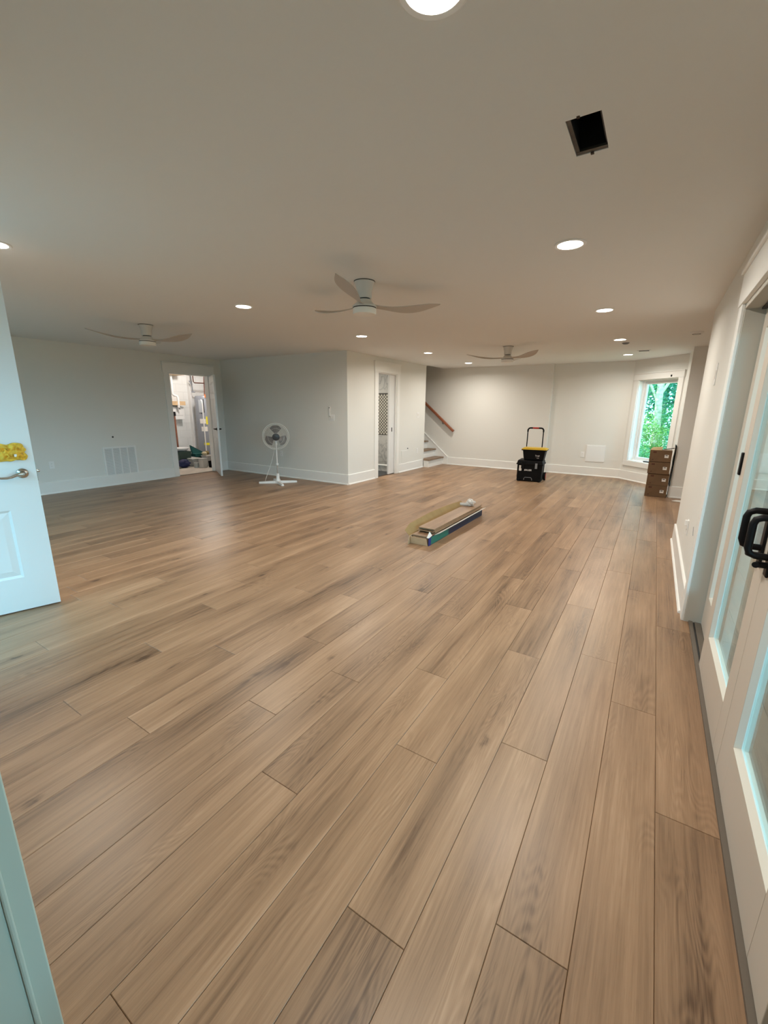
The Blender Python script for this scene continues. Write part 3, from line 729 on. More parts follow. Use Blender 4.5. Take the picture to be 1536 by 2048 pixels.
# ------------------------------------------------------------------ ceiling fixtures
def downlight(x, y, label):
    t = thing('recessed_light', label, 'light', (x, y, CEIL), 0, 'recessed ceiling lights')
    MB().lathe([(.074,-.001),(.094,-.001),(.094,-.004),(.088,-.008),(.074,-.006)], 36, closed=True).build('trim_ring', 'white', t, smooth=40)
    MB().lathe([(0,-.0055),(.040,-.0055),(.074,-.004),(.074,-.001),(0,-.001)], 36).build('lens', 'lens', t, smooth=40)
    l = bpy.data.lights.new('downlight', 'AREA'); l.shape = 'DISK'; l.size = .14; l.energy = LAMP_W; l.color = LAMP_COL; l.spread = R(165)
    o = bpy.data.objects.new('downlight', l); COL.objects.link(o); o.parent = t; o.location = (0,0,-.011)
LX0, LX1 = -3.715, -.594
downlight(LX0, 1.22, 'recessed light cut by the left picture edge')
downlight(LX0, 3.19, 'recessed light between the two nearer ceiling fans')
downlight(LX0, 5.28, 'recessed light just behind the middle ceiling fan')
downlight(LX0, 7.40, 'recessed light in front of the stair corner')
downlight(LX0, 9.42, 'recessed light nearest the stairs and far wall')
downlight(LX1, 1.15, 'recessed light cut by the top picture edge')
downlight(LX1, 3.08, 'largest fully visible recessed light, on the right side of the ceiling')
downlight(LX1, 5.15, 'second fully visible recessed light in the right row')
downlight(LX1, 7.32, 'third fully visible recessed light in the right row')
downlight(LX1, 9.31, 'recessed light nearest the window')

def ceiling_fan(x, y, th, label):
    t = thing('ceiling_fan', label, 'ceiling fan', (x, y, CEIL), 0, 'white three-blade ceiling fans')
    MB().lathe([(.084,0),(.084,-.010),(.078,-.012),(.062,-.07),(.058,-.128),(0,-.128)], 32).build('canopy', 'fanw', t, smooth=40)
    MB().lathe([(.086,-.0005),(.086,-.005),(.083,-.006),(.083,-.0005)], 32, closed=True).build('canopy_ring', 'dim', t)
    MB().lathe([(0,-.128),(.046,-.128),(.046,-.137),(0,-.137)], 28).build('neck_gap', 'dim', t)
    MB().lathe([(.054,-.137),(.060,-.150),(.080,-.172),(.100,-.186),(.100,-.197),(0,-.197)], 32).build('motor_housing', 'fanw', t, smooth=35)
    MB().lathe([(0,-.197),(.096,-.197),(.096,-.204),(0,-.204)], 32).build('housing_gap', 'dim', t)
    MB().lathe([(.096,-.204),(.096,-.238),(.090,-.247),(0,-.249)], 32).build('light_kit', 'frost', t, smooth=35)
    me = None
    for k in range(3):
        a_ = R(th+120*k)
        if me is None:
            vs_, fs_ = [], []; n, m_ = 20, 8
            for i in range(n+1):
                s_ = i/n; rad = .055+(.665-.055)*s_
                wd = .040+.095*math.sin(min(1, max(0, (s_-.12)/.58))*math.pi/2)**2.2
                if s_ > .72: wd *= max(.06, 1-((s_-.72)/.28)**2.0)
                z = -.175+.052*s_ - .03*math.sin(s_*math.pi)
                pit = -R(24-15*s_); off_ = .018*math.sin(s_*math.pi)
                for j in range(m_+1):
                    u = (j/m_-.5); yy = u*wd; cam_ = .16*wd*(.25-u*u)
                    vs_.append((rad, off_+yy*math.cos(pit), z+yy*math.sin(pit)+cam_))
            k0 = len(vs_)
            vs_ += [(p_[0], p_[1], p_[2]-.006) for p_ in vs_]
            W_ = m_+1
            for i in range(n):
                for j in range(m_):
                    q = (i*W_+j, (i+1)*W_+j, (i+1)*W_+j+1, i*W_+j+1); fs_.append(q); fs_.append(tuple(k0+v for v in q[::-1]))
            for i in range(n):
                fs_.append((i*W_, k0+i*W_, k0+(i+1)*W_, (i+1)*W_)); fs_.append((i*W_+m_, (i+1)*W_+m_, k0+(i+1)*W_+m_, k0+i*W_+m_))
            for j in range(m_):
                fs_.append((n*W_+j, k0+n*W_+j, k0+n*W_+j+1, n*W_+j+1)); fs_.append((j, j+1, k0+j+1, k0+j))
            o = MB().add(vs_, fs_).build('blade', 'fanblade', t, smooth=40); me = fixn(o).data
        else:
            o = bpy.data.objects.new('blade', me); COL.objects.link(o); o.parent = t
        o.rotation_euler = (0,0,a_)
ceiling_fan(-2.146, 3.092, 48, 'largest white ceiling fan, in the middle of the ceiling')
ceiling_fan(-2.20, 7.28, 88, 'smallest white ceiling fan, in front of the far wall')
ceiling_fan(-5.64, 3.26, 18, 'white ceiling fan near the left wall')

# duct opening in the ceiling
dh = thing('duct_opening', 'square black uncovered duct hole in the ceiling', 'duct hole', (0,0,0))
x0, x1, y0, y1 = HOLE; e = .004
mb = MB()
for a in ((x0+e,x0+2*e,y0+e,y1-e),(x1-2*e,x1-e,y0+e,y1-e),(x0+2*e,x1-2*e,y0+e,y0+2*e),(x0+2*e,x1-2*e,y1-2*e,y1-e)): mb.box(*a, CEIL+.012, CEIL+.30)
mb.build('boot_walls', 'tape', dh)
B(x0, x1, y0, y1, CEIL+.30, CEIL+.31).build('boot_top', 'tape', dh)
MB().lathe([(0,0),(.045,0),(.045,.004),(0,.004)], 20, Matrix.Translation(((x0+x1)/2+.015,(y0+y1)/2+.05,CEIL+.294))).build('damper', 'tin', dh)
B(x0+.002, x1-.002, y1-.024, y1-.002, CEIL+.002, CEIL+.011).build('tin_flange', 'tin', dh)
B(x0+.002, x0+.016, y0+.002, y1-.026, CEIL+.002, CEIL+.011).build('tin_flange', 'tin', dh)
B((x0+x1)/2-.006, (x0+x1)/2+.006, y1-.002, y1+.010, CEIL-.003, CEIL+.006).build('tab', 'ply', dh)
B((x0+x1)/2-.02, (x0+x1)/2-.010, y0-.010, y0+.002, CEIL-.003, CEIL+.006).build('tab', 'ply', dh)

sd = thing('smoke_detector', 'round white detector on the ceiling beside the right wall', 'detector', (.345-.05, 7.10, CEIL))
MB().lathe([(.0,0),(.075,0),(.075,-.012),(.060,-.026),(0,-.028)], 32).build('body', 'ceil', sd, smooth=35)
MB().lathe([(.040,-.0275),(.044,-.0295),(.048,-.0265)], 24, closed=True).build('sensor_ring', 'dim', sd)
cv = thing('ceiling_register', 'small slotted vent in the ceiling near the window', 'vent', (-.33, 8.82, CEIL))
B(-.10, .10, -.06, .06, -.006, -.0005).build('frame', 'white', cv, bevel=.002)
B(-.075, .075, -.04, .04, -.0075, -.005).build('slot', 'dim', cv)
for k in range(4): B(-.075, .075, -.032+.02*k, -.026+.02*k, -.010, -.007).build('louvre', 'vent', cv)
sp = thing('ceiling_sensor', 'small grey ceiling cap behind the third right-row light', 'sensor', (-.545, 7.72, CEIL))
MB().lathe([(0,-.0005),(.05,-.0005),(.05,-.006),(.03,-.02),(0,-.022)], 24).build('cap', 'vent', sp, smooth=35)

# ------------------------------------------------------------------ wall fixtures
def plate(name, label, cat, X, w, h, kind, group=None):
    t = thing(name, label, cat); t.matrix_world = X
    B(-w/2, w/2, -.006, -.0005, -h/2, h/2).build('cover', 'white', t, bevel=.002)
    if kind == 'outlet':
        for s_ in (-1, 1):
            o = B(-.016, .016, -.008, -.0055, s_*.02-.013, s_*.02+.013).build('socket', 'white', t, bevel=.003)
            for q in (-.006, .006): B(q-.001, q+.001, -.0085, -.0078, s_*.02-.004, s_*.02+.005).build('slot', 'dim', o)
    elif kind == 'switch':
        for q in ((0,) if w < .09 else (-.023, .023)): B(q-.016, q+.016, -.009, -.0055, -.033, .033).build('rocker', 'paper', t, bevel=.002)
    return t
T = Matrix.Translation
RX = lambda a: Matrix.Rotation(R(a), 4, 'Z')
plate('light_switch', 'white double switch plate on the partition wall', 'switch', T((-5.215,YP,1.255)), .125, .12, 'switch')
rm = thing('fan_remote', 'slim white remote holder above the switch plate', 'remote', (-5.262,YP,1.365))
B(-.022, .022, -.016, -.0005, -.095, .09).build('holder', 'fanw', rm, bevel=.004)
B(-.017, .017, -.024, -.016, -.075, .10).build('remote_body', 'white', rm, bevel=.005)
B(-.008, .008, -.0255, -.0235, .065, .085).build('button', 'dim', rm)
plate('wall_outlet', 'white outlet on the partition wall behind the pedestal fan', 'outlet', T((-6.60,YP,.49)), .075, .12, 'outlet')
plate('wall_outlet', 'white outlet low on the left wall near the entry door', 'outlet', T((XL,2.97,.474)) @ RX(90), .075, .12, 'outlet')
plate('light_switch', 'white switch plate on the bathroom wall near the stairs', 'switch', T((XB,9.23,1.288)) @ RX(90), .12, .12, 'switch')
plate('wall_outlet', 'white outlet low on the bathroom wall near the stairs', 'outlet', T((XB,9.23,.44)) @ RX(90), .075, .12, 'outlet')
plate('wall_outlet', 'white outlet on the far wall left of the access panel', 'outlet', T((-1.30,YF2,.465)), .08, .125, 'outlet')
plate('light_switch', 'white switch plate high on the right wall', 'switch', T((XR,4.42,1.735)) @ RX(-90), .085, .17, 'switch')
ot = plate('wall_outlet', 'white outlet with a plug adapter on the right wall', 'outlet', T((XR,4.36,.475)) @ RX(-90), .08, .13, 'outlet')
B(-.014, .014, -.028, -.0055, .014, .062).build('plug_adapter', 'white', ot, bevel=.004)
ws = thing('wall_scuff', 'thin grey scuff on the right wall beside the outlet', 'scuff', (XR,3.90,.55))
MB().tube([(-.0012,.03,.03),(-.0012,.0,.0),(-.0012,-.035,-.025)], .002, 6).build('mark', 'vent', ws)
ap = thing('access_panel', 'square white access panel on the far wall', 'panel', (-1.042,YF2,.502))
B(-.192, .192, -.010, -.0005, -.185, .185).build('frame', 'white', ap, bevel=.002)
B(-.176, .176, -.013, -.010, -.169, .169).build('hatch', 'white', ap, bevel=.002)
ap2 = thing('access_panel', 'narrow white access panel low on the bathroom wall', 'panel', (XB,8.615,.335), R(90))
B(-.155, .155, -.007, -.0005, -.155, .155).build('frame', 'wall', ap2, bevel=.001)
B(-.140, .140, -.010, -.007, -.140, .140).build('hatch', 'wall', ap2, bevel=.001)
mk = thing('valve_stub', 'small dark stub above the bathroom wall access panel', 'stub', (XB,8.75,.53), R(90))
MB().lathe([(0,0),(.012,0),(.012,.012),(0,.014)], 12, Matrix.Rotation(R(90),4,'X')).build('stub', 'dim', mk)
hn = thing('wall_hole', 'tiny dark hole in the left wall above the return grille', 'hole', (XL,3.98,.881), R(90))
MB().lathe([(0,.0005),(.016,.0005),(.016,.002),(0,.002)], 14, Matrix.Rotation(R(90),4,'X')).build('hole', 'dim', hn)
# return air grille
rg = thing('return_grille', 'large white return air grille on the left wall', 'vent grille', (XL,4.068,.412), R(90))
gw, gh = .585, .59
mb = MB(); f_ = .028
B(-gw/2, -gw/2+f_, -.016, -.0005, -gh/2, gh/2).build('frame_side', 'white', rg, bevel=.002); B(gw/2-f_, gw/2, -.016, -.0005, -gh/2, gh/2).build('frame_side', 'white', rg, bevel=.002)
B(-gw/2+f_, gw/2-f_, -.016, -.0005, gh/2-f_, gh/2).build('frame_rail', 'white', rg, bevel=.002); B(-gw/2+f_, gw/2-f_, -.016, -.0005, -gh/2, -gh/2+f_).build('frame_rail', 'white', rg, bevel=.002)
B(-gw/2+.02, gw/2-.02, -.003, -.0004, -gh/2+.02, gh/2-.02).build('backing', 'vent', rg)
for k in range(1, 4):
    xx = -gw/2+f_+(gw-2*f_)*k/4; B(xx-.009, xx+.009, -.016, -.002, -gh/2+f_, gh/2-f_).build('mullion', 'white', rg)
nl = 34; me = None
for k in range(nl):
    zz = -gh/2+f_+.008+(gh-2*f_-.016)*k/(nl-1)
    if me is None:
        o = MB().add([(-gw/2+f_,-.004,.007),(gw/2-f_,-.004,.007),(gw/2-f_,-.013,-.004),(-gw/2+f_,-.013,-.004),(-gw/2+f_,-.003,.0062),(gw/2-f_,-.003,.0062),(gw/2-f_,-.012,-.0048),(-gw/2+f_,-.012,-.0048)],
              [(0,1,2,3),(7,6,5,4),(0,4,5,1),(2,6,7,3)]).build('louvre', 'white', rg); me = o.data
    else: o = bpy.data.objects.new('louvre', me); COL.objects.link(o); o.parent = rg
    o.location = (0,0,zz)

# ------------------------------------------------------------------ pedestal fan
BC = Vector((-6.075, 5.79, 0)); fa = math.atan2(-5.79+.35, 6.075)      # facing the camera
pf = thing('pedestal_fan', 'white pedestal fan with grey blades in front of the partition wall', 'fan', tuple(BC), fa+R(90))
# local -y is the facing direction
inv = Matrix.Rotation(-(fa+R(90)), 4, 'Z')
for v in ((-.262,-.245), (.225,.285), (.315,-.185), (-.30,.19)):
    q = inv @ Vector((*v, 0)); a_ = math.atan2(q.y, q.x); l_ = q.length
    mb = MB(); X = Matrix.Rotation(a_, 4, 'Z')
    mb.add([(0,-.032,.0),(l_,-.026,.0),(l_,.026,.0),(0,.032,.0),(0,-.024,.05),(l_,-.020,.036),(l_,.020,.036),(0,.024,.05)], [(3,2,1,0),(4,5,6,7),(0,1,5,4),(1,2,6,5),(2,3,7,6),(3,0,4,7)], X)
    mb.build('foot', 'white', pf, bevel=.004)
MB().lathe([(.055,.0),(.052,.05),(.036,.09),(.028,.16),(.026,.19),(0,.19)], 24).build('base_cone', 'white', pf, smooth=40)
MB().lathe([(.013,.18),(.013,.37),(0,.37)], 16).build('lower_pole', 'chrome', pf, smooth=40)
MB().lathe([(0,.352),(.022,.352),(.024,.36),(.024,.385),(.017,.39),(0,.39)], 20).build('height_collar', 'white', pf, smooth=40)
MB().lathe([(.0105,.385),(.0105,.78),(0,.78)], 16).build('upper_pole', 'white', pf, smooth=40)
HZ = .90; HY = -.02
MB().lathe([(0,-.10),(.045,-.10),(.062,-.05),(.065,.0),(.058,.04),(0,.05)], 24, T((0,HY+.09,HZ)) @ Matrix.Rotation(R(90),4,'X')).build('motor_housing', 'white', pf, smooth=40)
B(-.022, .022, HY+.03, HY+.09, .74, .87).build('tilt_neck', 'white', pf, bevel=.008)
def wires(R_, y0, depth, n, name, rings):
    mb = MB()
    def ring(r, y, tr_): mb.tube([(r*math.cos(2*math.pi*i/36), y, HZ+r*math.sin(2*math.pi*i/36)) for i in range(36)], tr_, 5, closed=True)
    for r, y, tr_ in rings: ring(r, y, tr_)
    for i in range(n):
        a_ = 2*math.pi*i/n; c_, s_ = math.cos(a_), math.sin(a_)
        mb.tube([(r*c_, y0+depth*yy, HZ+r*s_) for r, yy in ((.065,1),(.14,.97),(.205,.75),(.238,.3),(.243,0))], .0008, 4)
    return mb.build(name, 'grille', pf, smooth=60)
wires(.245, HY, -.065, 44, 'front_grille', [(.245,HY,.006),(.222,HY-.04,.0035),(.066,HY-.065,.003),(.15,HY-.062,.0015)])
wires(.245, HY+.004, .06, 36, 'rear_grille', [(.245,HY+.006,.005),(.225,HY+.035,.002),(.07,HY+.062,.003)])
MB().lathe([(0,0),(.070,0),(.068,.008),(.045,.014),(0,.016)], 28, T((0,HY-.060,HZ-.005)) @ Matrix.Rotation(R(90),4,'X')).build('hub_badge', 'hub', pf, smooth=40)
for k in range(3):
    th = R(90+120*k); vs_, fs_ = [], []
    n, m_ = 8, 8
    for i in range(n+1):
        s_ = i/n; r = .035+.172*s_; hw_ = (.42+.42*math.sin(min(1,s_*1.15)*math.pi*.55))*(1 if s_ < .86 else max(.45, 1-((s_-.86)/.14)**2*.6))
        for j in range(m_+1):
            u = j/m_-.5; a_ = th+u*hw_*1.45
            vs_.append((r*math.cos(a_), HY-.005+.05*u*(.6+.4*s_), HZ+r*math.sin(a_)))
    k0 = len(vs_); vs_ += [(p_[0], p_[1]-.003, p_[2]) for p_ in vs_]; W_ = m_+1
    for i in range(n):
        for j in range(m_):
            q = (i*W_+j, (i+1)*W_+j, (i+1)*W_+j+1, i*W_+j+1); fs_ += [q, tuple(k0+v for v in q[::-1])]
    for i in range(n): fs_ += [(i*W_, k0+i*W_, k0+(i+1)*W_, (i+1)*W_), (i*W_+m_, (i+1)*W_+m_, k0+(i+1)*W_+m_, k0+i*W_+m_)]
    for j in range(m_): fs_ += [(n*W_+j, k0+n*W_+j, k0+n*W_+j+1, n*W_+j+1)]
    fixn(MB().add(vs_, fs_).build('blade', 'greyblade', pf, smooth=40))
cp = [(0,.10,.80),(-.03,.17,.66),(-.08,.19,.46),(-.14,.17,.28),(-.20,.13,.14),(-.235,.08,.05),(-.235,.02,.008),(-.20,.03,.006),(-.12,.12,.006),(.0,.20,.006),(.09,.22,.006)]
def smoothpath(P, n=6):
    out = []; P = [Vector(p_) for p_ in P]
    for i in range(len(P)-1):
        p0, p1, p2, p3 = P[max(i-1,0)], P[i], P[i+1], P[min(i+2,len(P)-1)]
        for k in range(n):
            t = k/n; out.append(.5*((2*p1)+(p2-p0)*t+(2*p0-5*p1+4*p2-p3)*t*t+(3*p1-p0-3*p2+p3)*t**3))
    out.append(P[-1]); return out
MB().tube(smoothpath(cp), .0035, 6).build('power_cord', 'white', pf, smooth=60)

# ------------------------------------------------------------------ rolling toolbox and tote
tb = thing('rolling_toolbox', 'black rolling toolbox with a raised pull handle and red wheels', 'toolbox', (-2.055, 8.87, 0), R(5))
TD = .40
MB().frustum((-.240,.240,0,TD-.02), (-.246,.246,-.003,TD), .012, .355).build('body', 'blackpl', tb, bevel=.012)
ld = MB().frustum((-.258,.258,-.018,TD+.008), (-.240,.240,.0,TD-.008), .355, .432).build('lid', 'blackpl', tb, bevel=.012)
B(-.262, .262, -.022, TD+.01, .345, .372).build('lid_rim', 'blackpl', tb, bevel=.006)
for s_ in (-1, 1): B(s_*.135-.028, s_*.135+.032, -.032, -.012, .265, .41).build('latch', 'blackpl', tb, bevel=.005)
for s_ in (-1, 1):
    B(s_*.205-.018, s_*.205+.018, -.014, .02, .0, .05).build('foot', 'blackpl', tb, bevel=.004)
    wX = T((s_*.268, TD-.05, .085)) @ Matrix.Rotation(R(90),4,'Y')
    wh = MB().lathe([(.052,-.02),(.083,-.02),(.085,-.012),(.085,.012),(.083,.02),(.052,.02)], 28, wX, closed=True).build('wheel', 'blackpl', tb, smooth=40)
    MB().lathe([(0,-.022),(.054,-.022),(.066,-.0205),(.066,.0205),(.054,.022),(0,.022)], 28, wX).build('wheel_hub', 'redpl', wh, smooth=40)
MB().tube([(-.268,TD-.05,.085),(.268,TD-.05,.085)], .012, 8).build('axle', 'blackpl', tb)
# labels and logo
B(-.205, -.155, -.008, .002, .215, .325).build('label', 'paper', tb)
B(.108, .152, -.034, -.0325, .275, .385).build('label', 'vent', tb)
def text(s, size, X, m, parent, name, shear=0.0, ext=.0006):
    c = bpy.data.curves.new(name, 'FONT'); c.body = s; c.size = size; c.align_x = 'CENTER'; c.align_y = 'CENTER'; c.extrude = ext; c.shear = shear; c.offset = size*.012
    o = bpy.data.objects.new(name, c); COL.objects.link(o)
    dg = bpy.context.evaluated_depsgraph_get(); me = bpy.data.meshes.new_from_object(o.evaluated_get(dg))
    bpy.data.objects.remove(o); bpy.data.curves.remove(c)
    me.transform(X); me.materials.clear(); me.materials.append(M[m])
    q = bpy.data.objects.new(name, me); COL.objects.link(q); q.parent = parent; return q
UP = Matrix.Rotation(R(90), 4, 'X')
text('BAUER', .048, T((-.03,-.0065,.235)) @ UP, 'white', tb, 'logo', .25)
MB().tube([(-.095,-.009,.03),(-.092,-.009,.06),(-.075,-.009,.085),(.045,-.009,.085),(.062,-.009,.06),(.065,-.009,.03)], .006, 8).build('front_grip', 'vent', tb, smooth=60)
for s_ in (-1, 1): MB().tube([(s_*.155,TD+.004,.30),(s_*.155,TD+.004,1.0)], .0105, 8).build('handle_tube', 'blackpl', tb, smooth=60)
MB().tube([(-.155,TD+.004,.99),(-.155,TD+.004,1.03),(-.135,TD+.004,1.06),(-.11,TD+.004,1.068),(.11,TD+.004,1.068),(.135,TD+.004,1.06),(.155,TD+.004,1.03),(.155,TD+.004,.99)], .016, 8).build('handle_bar', 'blackpl', tb, smooth=60)
MB().tube([(-.06,TD+.004,1.068),(.06,TD+.004,1.068)], .0175, 10).build('handle_grip', 'redpl', tb, smooth=60)
to = thing('storage_tote', 'black storage tote with a yellow lid on top of the toolbox', 'tote', (-2.01, 8.93, .434), R(5))
TT = .31
MB().frustum((-.19,.19,.01,TT-.01), (-.222,.222,-.012,TT), 0, .215).build('bin', 'blackpl', to, bevel=.012)
B(-.243, .243, -.03, TT+.015, .195, .222).build('bin_rim', 'blackpl', to, bevel=.006)
MB().frustum((-.246,.246,-.033,TT+.018), (-.236,.236,-.022,TT+.008), .214, .238).build('lid', 'yellow', to, bevel=.006)
B(-.21, .21, .0, TT-.015, .238, .247).build('lid_panel', 'yellow', to, bevel=.004)
text('Tough', .034, T((.075,-.0035,.098)) @ Matrix.Rotation(R(96),4,'X'), 'paper', to, 'lettering')
B(.035, .115, .0005, .0045, .070, .0735).build('printed_line', 'vent', to)
text('TOTE', .018, T((.085,.0035,.045)) @ Matrix.Rotation(R(96),4,'X'), 'paper', to, 'lettering')
gb = thing('glue_bottle', 'small white bottle tip behind the rolling toolbox', 'bottle', (-2.28, 9.35, 0))
MB().lathe([(0,0),(.035,0),(.035,.36),(.03,.40),(.012,.42),(.010,.46),(.003,.50),(0,.50)], 18).build('bottle', 'white', gb, smooth=40)

# ------------------------------------------------------------------ stacked boxes
YB0 = 8.55
names = ['bottom brown carton of the stack under the window', 'second brown carton from the floor in the stack under the window', 'third brown carton from the floor in the stack under the window', 'top brown carton of the stack under the window, with flaps open']
for k, (xx, z0, dy) in enumerate(((.006, 0, .0), (.010, .197, .006), (-.004, .398, -.004), (-.006, .600, .004))):
    t = thing('carton', names[k], 'box', (xx, YB0+dy, z0), R((0, .6, -.5, .4)[k]), 'stacked brown cartons')
    w_, d_, h_ = .315, .30, .195
    B(0, w_, 0, d_, 0, h_).build('box_body', 'carddk', t, bevel=.003)
    B(.215, .272, -.0012, .0005, .075, .125).build('shipping_label', 'paper', t)
    lb = B(.225, .258, -.002, -.001, .105, .118).build('printed_block', 'ink', t)
    B(.045, .092, -.0012, .0005, .148, .178).build('printed_mark', 'brownink', t)
    B(.045, .062, -.0012, .0005, .03, .045).build('printed_mark', 'brownink', t)
    B(0.002, w_-.002, d_/2-.02, d_/2+.02, h_-.0005, h_+.0008).build('tape', 'card', t)
    if k == 3:
        MB().add([(0,0,h_+.001),(w_*.52,0,h_+.001),(w_*.55,.20,h_+.045),(.03,.22,h_+.03),(0,0,h_+.004),(w_*.52,0,h_+.004),(w_*.55,.20,h_+.049),(.03,.22,h_+.034)], [(3,2,1,0),(4,5,6,7),(0,1,5,4),(1,2,6,5),(2,3,7,6),(3,0,4,7)]).build('top_flap', 'cardin', t)
bp_ = thing('black_board', 'thin black board leaning behind the right side of the stacked cartons', 'board', (.337, 8.60, 0))
MB().add([(0,0,.197),(.010,0,.197),(.010,.26,.197),(0,.26,.197),(.006,0,.885),(.016,0,.885),(.016,.26,.885),(.006,.26,.885)], [(3,2,1,0),(4,5,6,7),(0,1,5,4),(1,2,6,5),(2,3,7,6),(3,0,4,7)]).build('sheet', 'blackpl', bp_)
fs_ = thing('white_strip', 'narrow white strip hanging down the side of the stacked cartons', 'strip', (.326, 8.575, 0))
MB().tube([(.008,0,.865),(.006,0,.76),(-.004,0,.66),(.004,0,.56),(.0,0,.45),(-.004,0,.36),(-.008,0,.27)], .0055, 6).build('strip', 'paper', fs_, smooth=60)
ms_ = thing('black_strap', 'flat black strap lying on top of the carton stack', 'strap', (.165, 8.575, .8055))
MB().add([(0,.0,.001),(.17,.03,.03),(.17,.05,.03),(0,.03,.001),(0,.0,.008),(.17,.03,.040),(.17,.05,.040),(0,.03,.008)], [(3,2,1,0),(4,5,6,7),(0,1,5,4),(1,2,6,5),(2,3,7,6),(3,0,4,7)]).build('strap', 'blackpl', ms_)
pp = thing('paper_scrap', 'white paper scrap on the floor beside the right wall', 'paper', (.46, 8.33, 0))
MB().add([(-.06,-.02,.001),(.10,-.09,.002),(.12,.04,.02),(.0,.03,.012),(-.06,-.02,.002),(.10,-.09,.003),(.12,.04,.021),(.0,.03,.013)], [(3,2,1,0),(4,5,6,7),(0,1,5,4),(1,2,6,5),(2,3,7,6),(3,0,4,7)]).build('sheet', 'paper', pp)

# ------------------------------------------------------------------ open carton of flooring
fc = thing('flooring_carton', 'long open cardboard carton printed teal and navy on the floor', 'carton', (-2.005, 3.93, 0), R(-.3))
W2, L2, CH = .108, 1.66, .092
B(-W2, W2, 0, L2, .0, .006).build('carton_base', 'card', fc)
sw = B(W2, W2+.005, .0, L2, 0, CH).build('side_wall', 'navy', fc)
B(W2+.0045, W2+.0065, .055, .52, .006, CH-.004).build('teal_print', 'teal', sw); B(W2+.0045, W2+.0065, .0, .055, .004, CH-.004).build('blue_print', 'blue', sw)
B(-W2-.005, -W2, .0, L2, 0, CH).build('side_wall', 'card', fc)
# end flap: front panel leaning out a touch
MB().add([(-W2+.005,-.004,.004),(W2-.005,-.004,.004),(W2-.015,-.022,.085),(-W2+.012,-.022,.085),(-W2+.005,.002,.004),(W2-.005,.002,.004),(W2-.015,-.017,.085),(-W2+.012,-.017,.085)], [(0,1,2,3),(7,6,5,4),(1,0,4,5),(2,1,5,6),(3,2,6,7),(0,3,7,4)]).build('end_flap', 'card', fc)
MB().add([(-W2-.004,0,.0),(-W2-.004,-.05,.0),(-W2+.0,-.03,.088),(-W2-.004,0,.088),(-W2-.008,0,.0),(-W2-.010,-.05,.0),(-W2-.004,-.03,.088),(-W2-.008,0,.088)], [(0,1,2,3),(7,6,5,4),(1,0,4,5),(2,1,5,6),(3,2,6,7)]).build('end_flap', 'card', fc)
# right flap folded outwards, white underside
MB().add([(W2+.005,.14,CH),(W2+.005,L2,CH),(W2+.062,L2-.02,CH+.028),(W2+.030,.22,CH+.004),(W2+.005,.14,CH+.003),(W2+.005,L2,CH+.003),(W2+.062,L2-.02,CH+.031),(W2+.030,.22,CH+.007)], [(3,2,1,0),(4,5,6,7),(0,1,5,4),(1,2,6,5),(2,3,7,6),(3,0,4,7)]).build('long_flap', 'paper', fc)
MB().add([(W2-.02,.0,CH),(W2+.006,.0,CH-.002),(W2+.010,.07,CH+.012),(W2-.015,.055,CH+.055),(W2-.02,.002,CH+.003),(W2+.006,.002,CH+.001),(W2+.010,.072,CH+.015),(W2-.015,.057,CH+.058)], [(3,2,1,0),(4,5,6,7),(0,1,5,4),(1,2,6,5),(2,3,7,6),(3,0,4,7)]).build('corner_flap', 'paper', fc)
# tall left flap, bowed
mb = MB(); n = 14; vs_ = []; f2 = []
for i in range(n+1):
    t = i/n; y_ = .01+L2*.965*t
    for j in range(4):
        s_ = j/3; hgt = (.115+.02*math.sin(t*math.pi))*(1 if t > .06 else .6+t*6.6)
        vs_.append((-W2-.004-.075*s_-.02*math.sin(t*math.pi)*s_, y_, CH-.03+hgt*s_))
k0 = len(vs_); vs_ += [(p_[0]-.004, p_[1], p_[2]) for p_ in vs_]
for i in range(n):
    for j in range(3):
        q = (i*4+j, (i+1)*4+j, (i+1)*4+j+1, i*4+j+1); f2 += [q, tuple(k0+v for v in q[::-1])]
for i in range(n): f2 += [(i*4+3, (i+1)*4+3, k0+(i+1)*4+3, k0+i*4+3)]
f2 += [(j, j+1, k0+j+1, k0+j) for j in range(3)]+[(n*4+j, k0+n*4+j, k0+n*4+j+1, n*4+j+1) for j in range(3)]
fixn(mb.add(vs_, f2).build('tall_flap', 'cardin', fc, smooth=30))
# planks in the carton, each its own thing
PT = .0078
for k in range(16):
    lower = k < 10
    z = .0065+k*(PT+.0016)
    dy = .02+.004*(k % 3) if lower else .135+(.03 if k < 12 else .0)+.012*((k*7) % 4)
    dx = .003*((k*5) % 4-1.5) + (0 if lower else .004)
    yl = L2-.05 if lower else 1.50
    ordn = ['topmost', 'second', 'third', 'fourth', 'fifth', 'sixth', 'seventh', 'eighth', 'ninth', 'tenth', 'eleventh', 'twelfth', 'thirteenth', 'fourteenth', 'fifteenth', 'bottom'][15-k]
    lab = ordn+(' oak plank of the stack in the open flooring carton' if k in (0, 15) else ' oak plank from the top of the stack in the flooring carton')
    me = uv_mesh('loose_plank', *(lambda v, f: (v, f, [(p_[0], p_[1]) for p_ in v]))(
        [(-.0965,0,0),(.0965,0,0),(.0965,yl,0),(-.0965,yl,0),(-.0965,0,PT),(.0965,0,PT),(.0965,yl,PT),(-.0965,yl,PT)], [(3,2,1,0),(4,5,6,7),(0,1,5,4),(1,2,6,5),(2,3,7,6),(3,0,4,7)]))
    me.materials.append(M['core']); me.polygons.foreach_set('material_index', [1,0,1,1,1,1])
    o = bpy.data.objects.new('loose_plank', me); COL.objects.link(o)
    o.location = (-2.005+dx, 3.93+dy, z); o.rotation_euler = (0,0,R(-.3+.25*((k*3) % 5-2)*.4))
    tag(o, lab, 'plank', 'loose planks in the carton')
ztop = .0065+16*(PT+.0016)
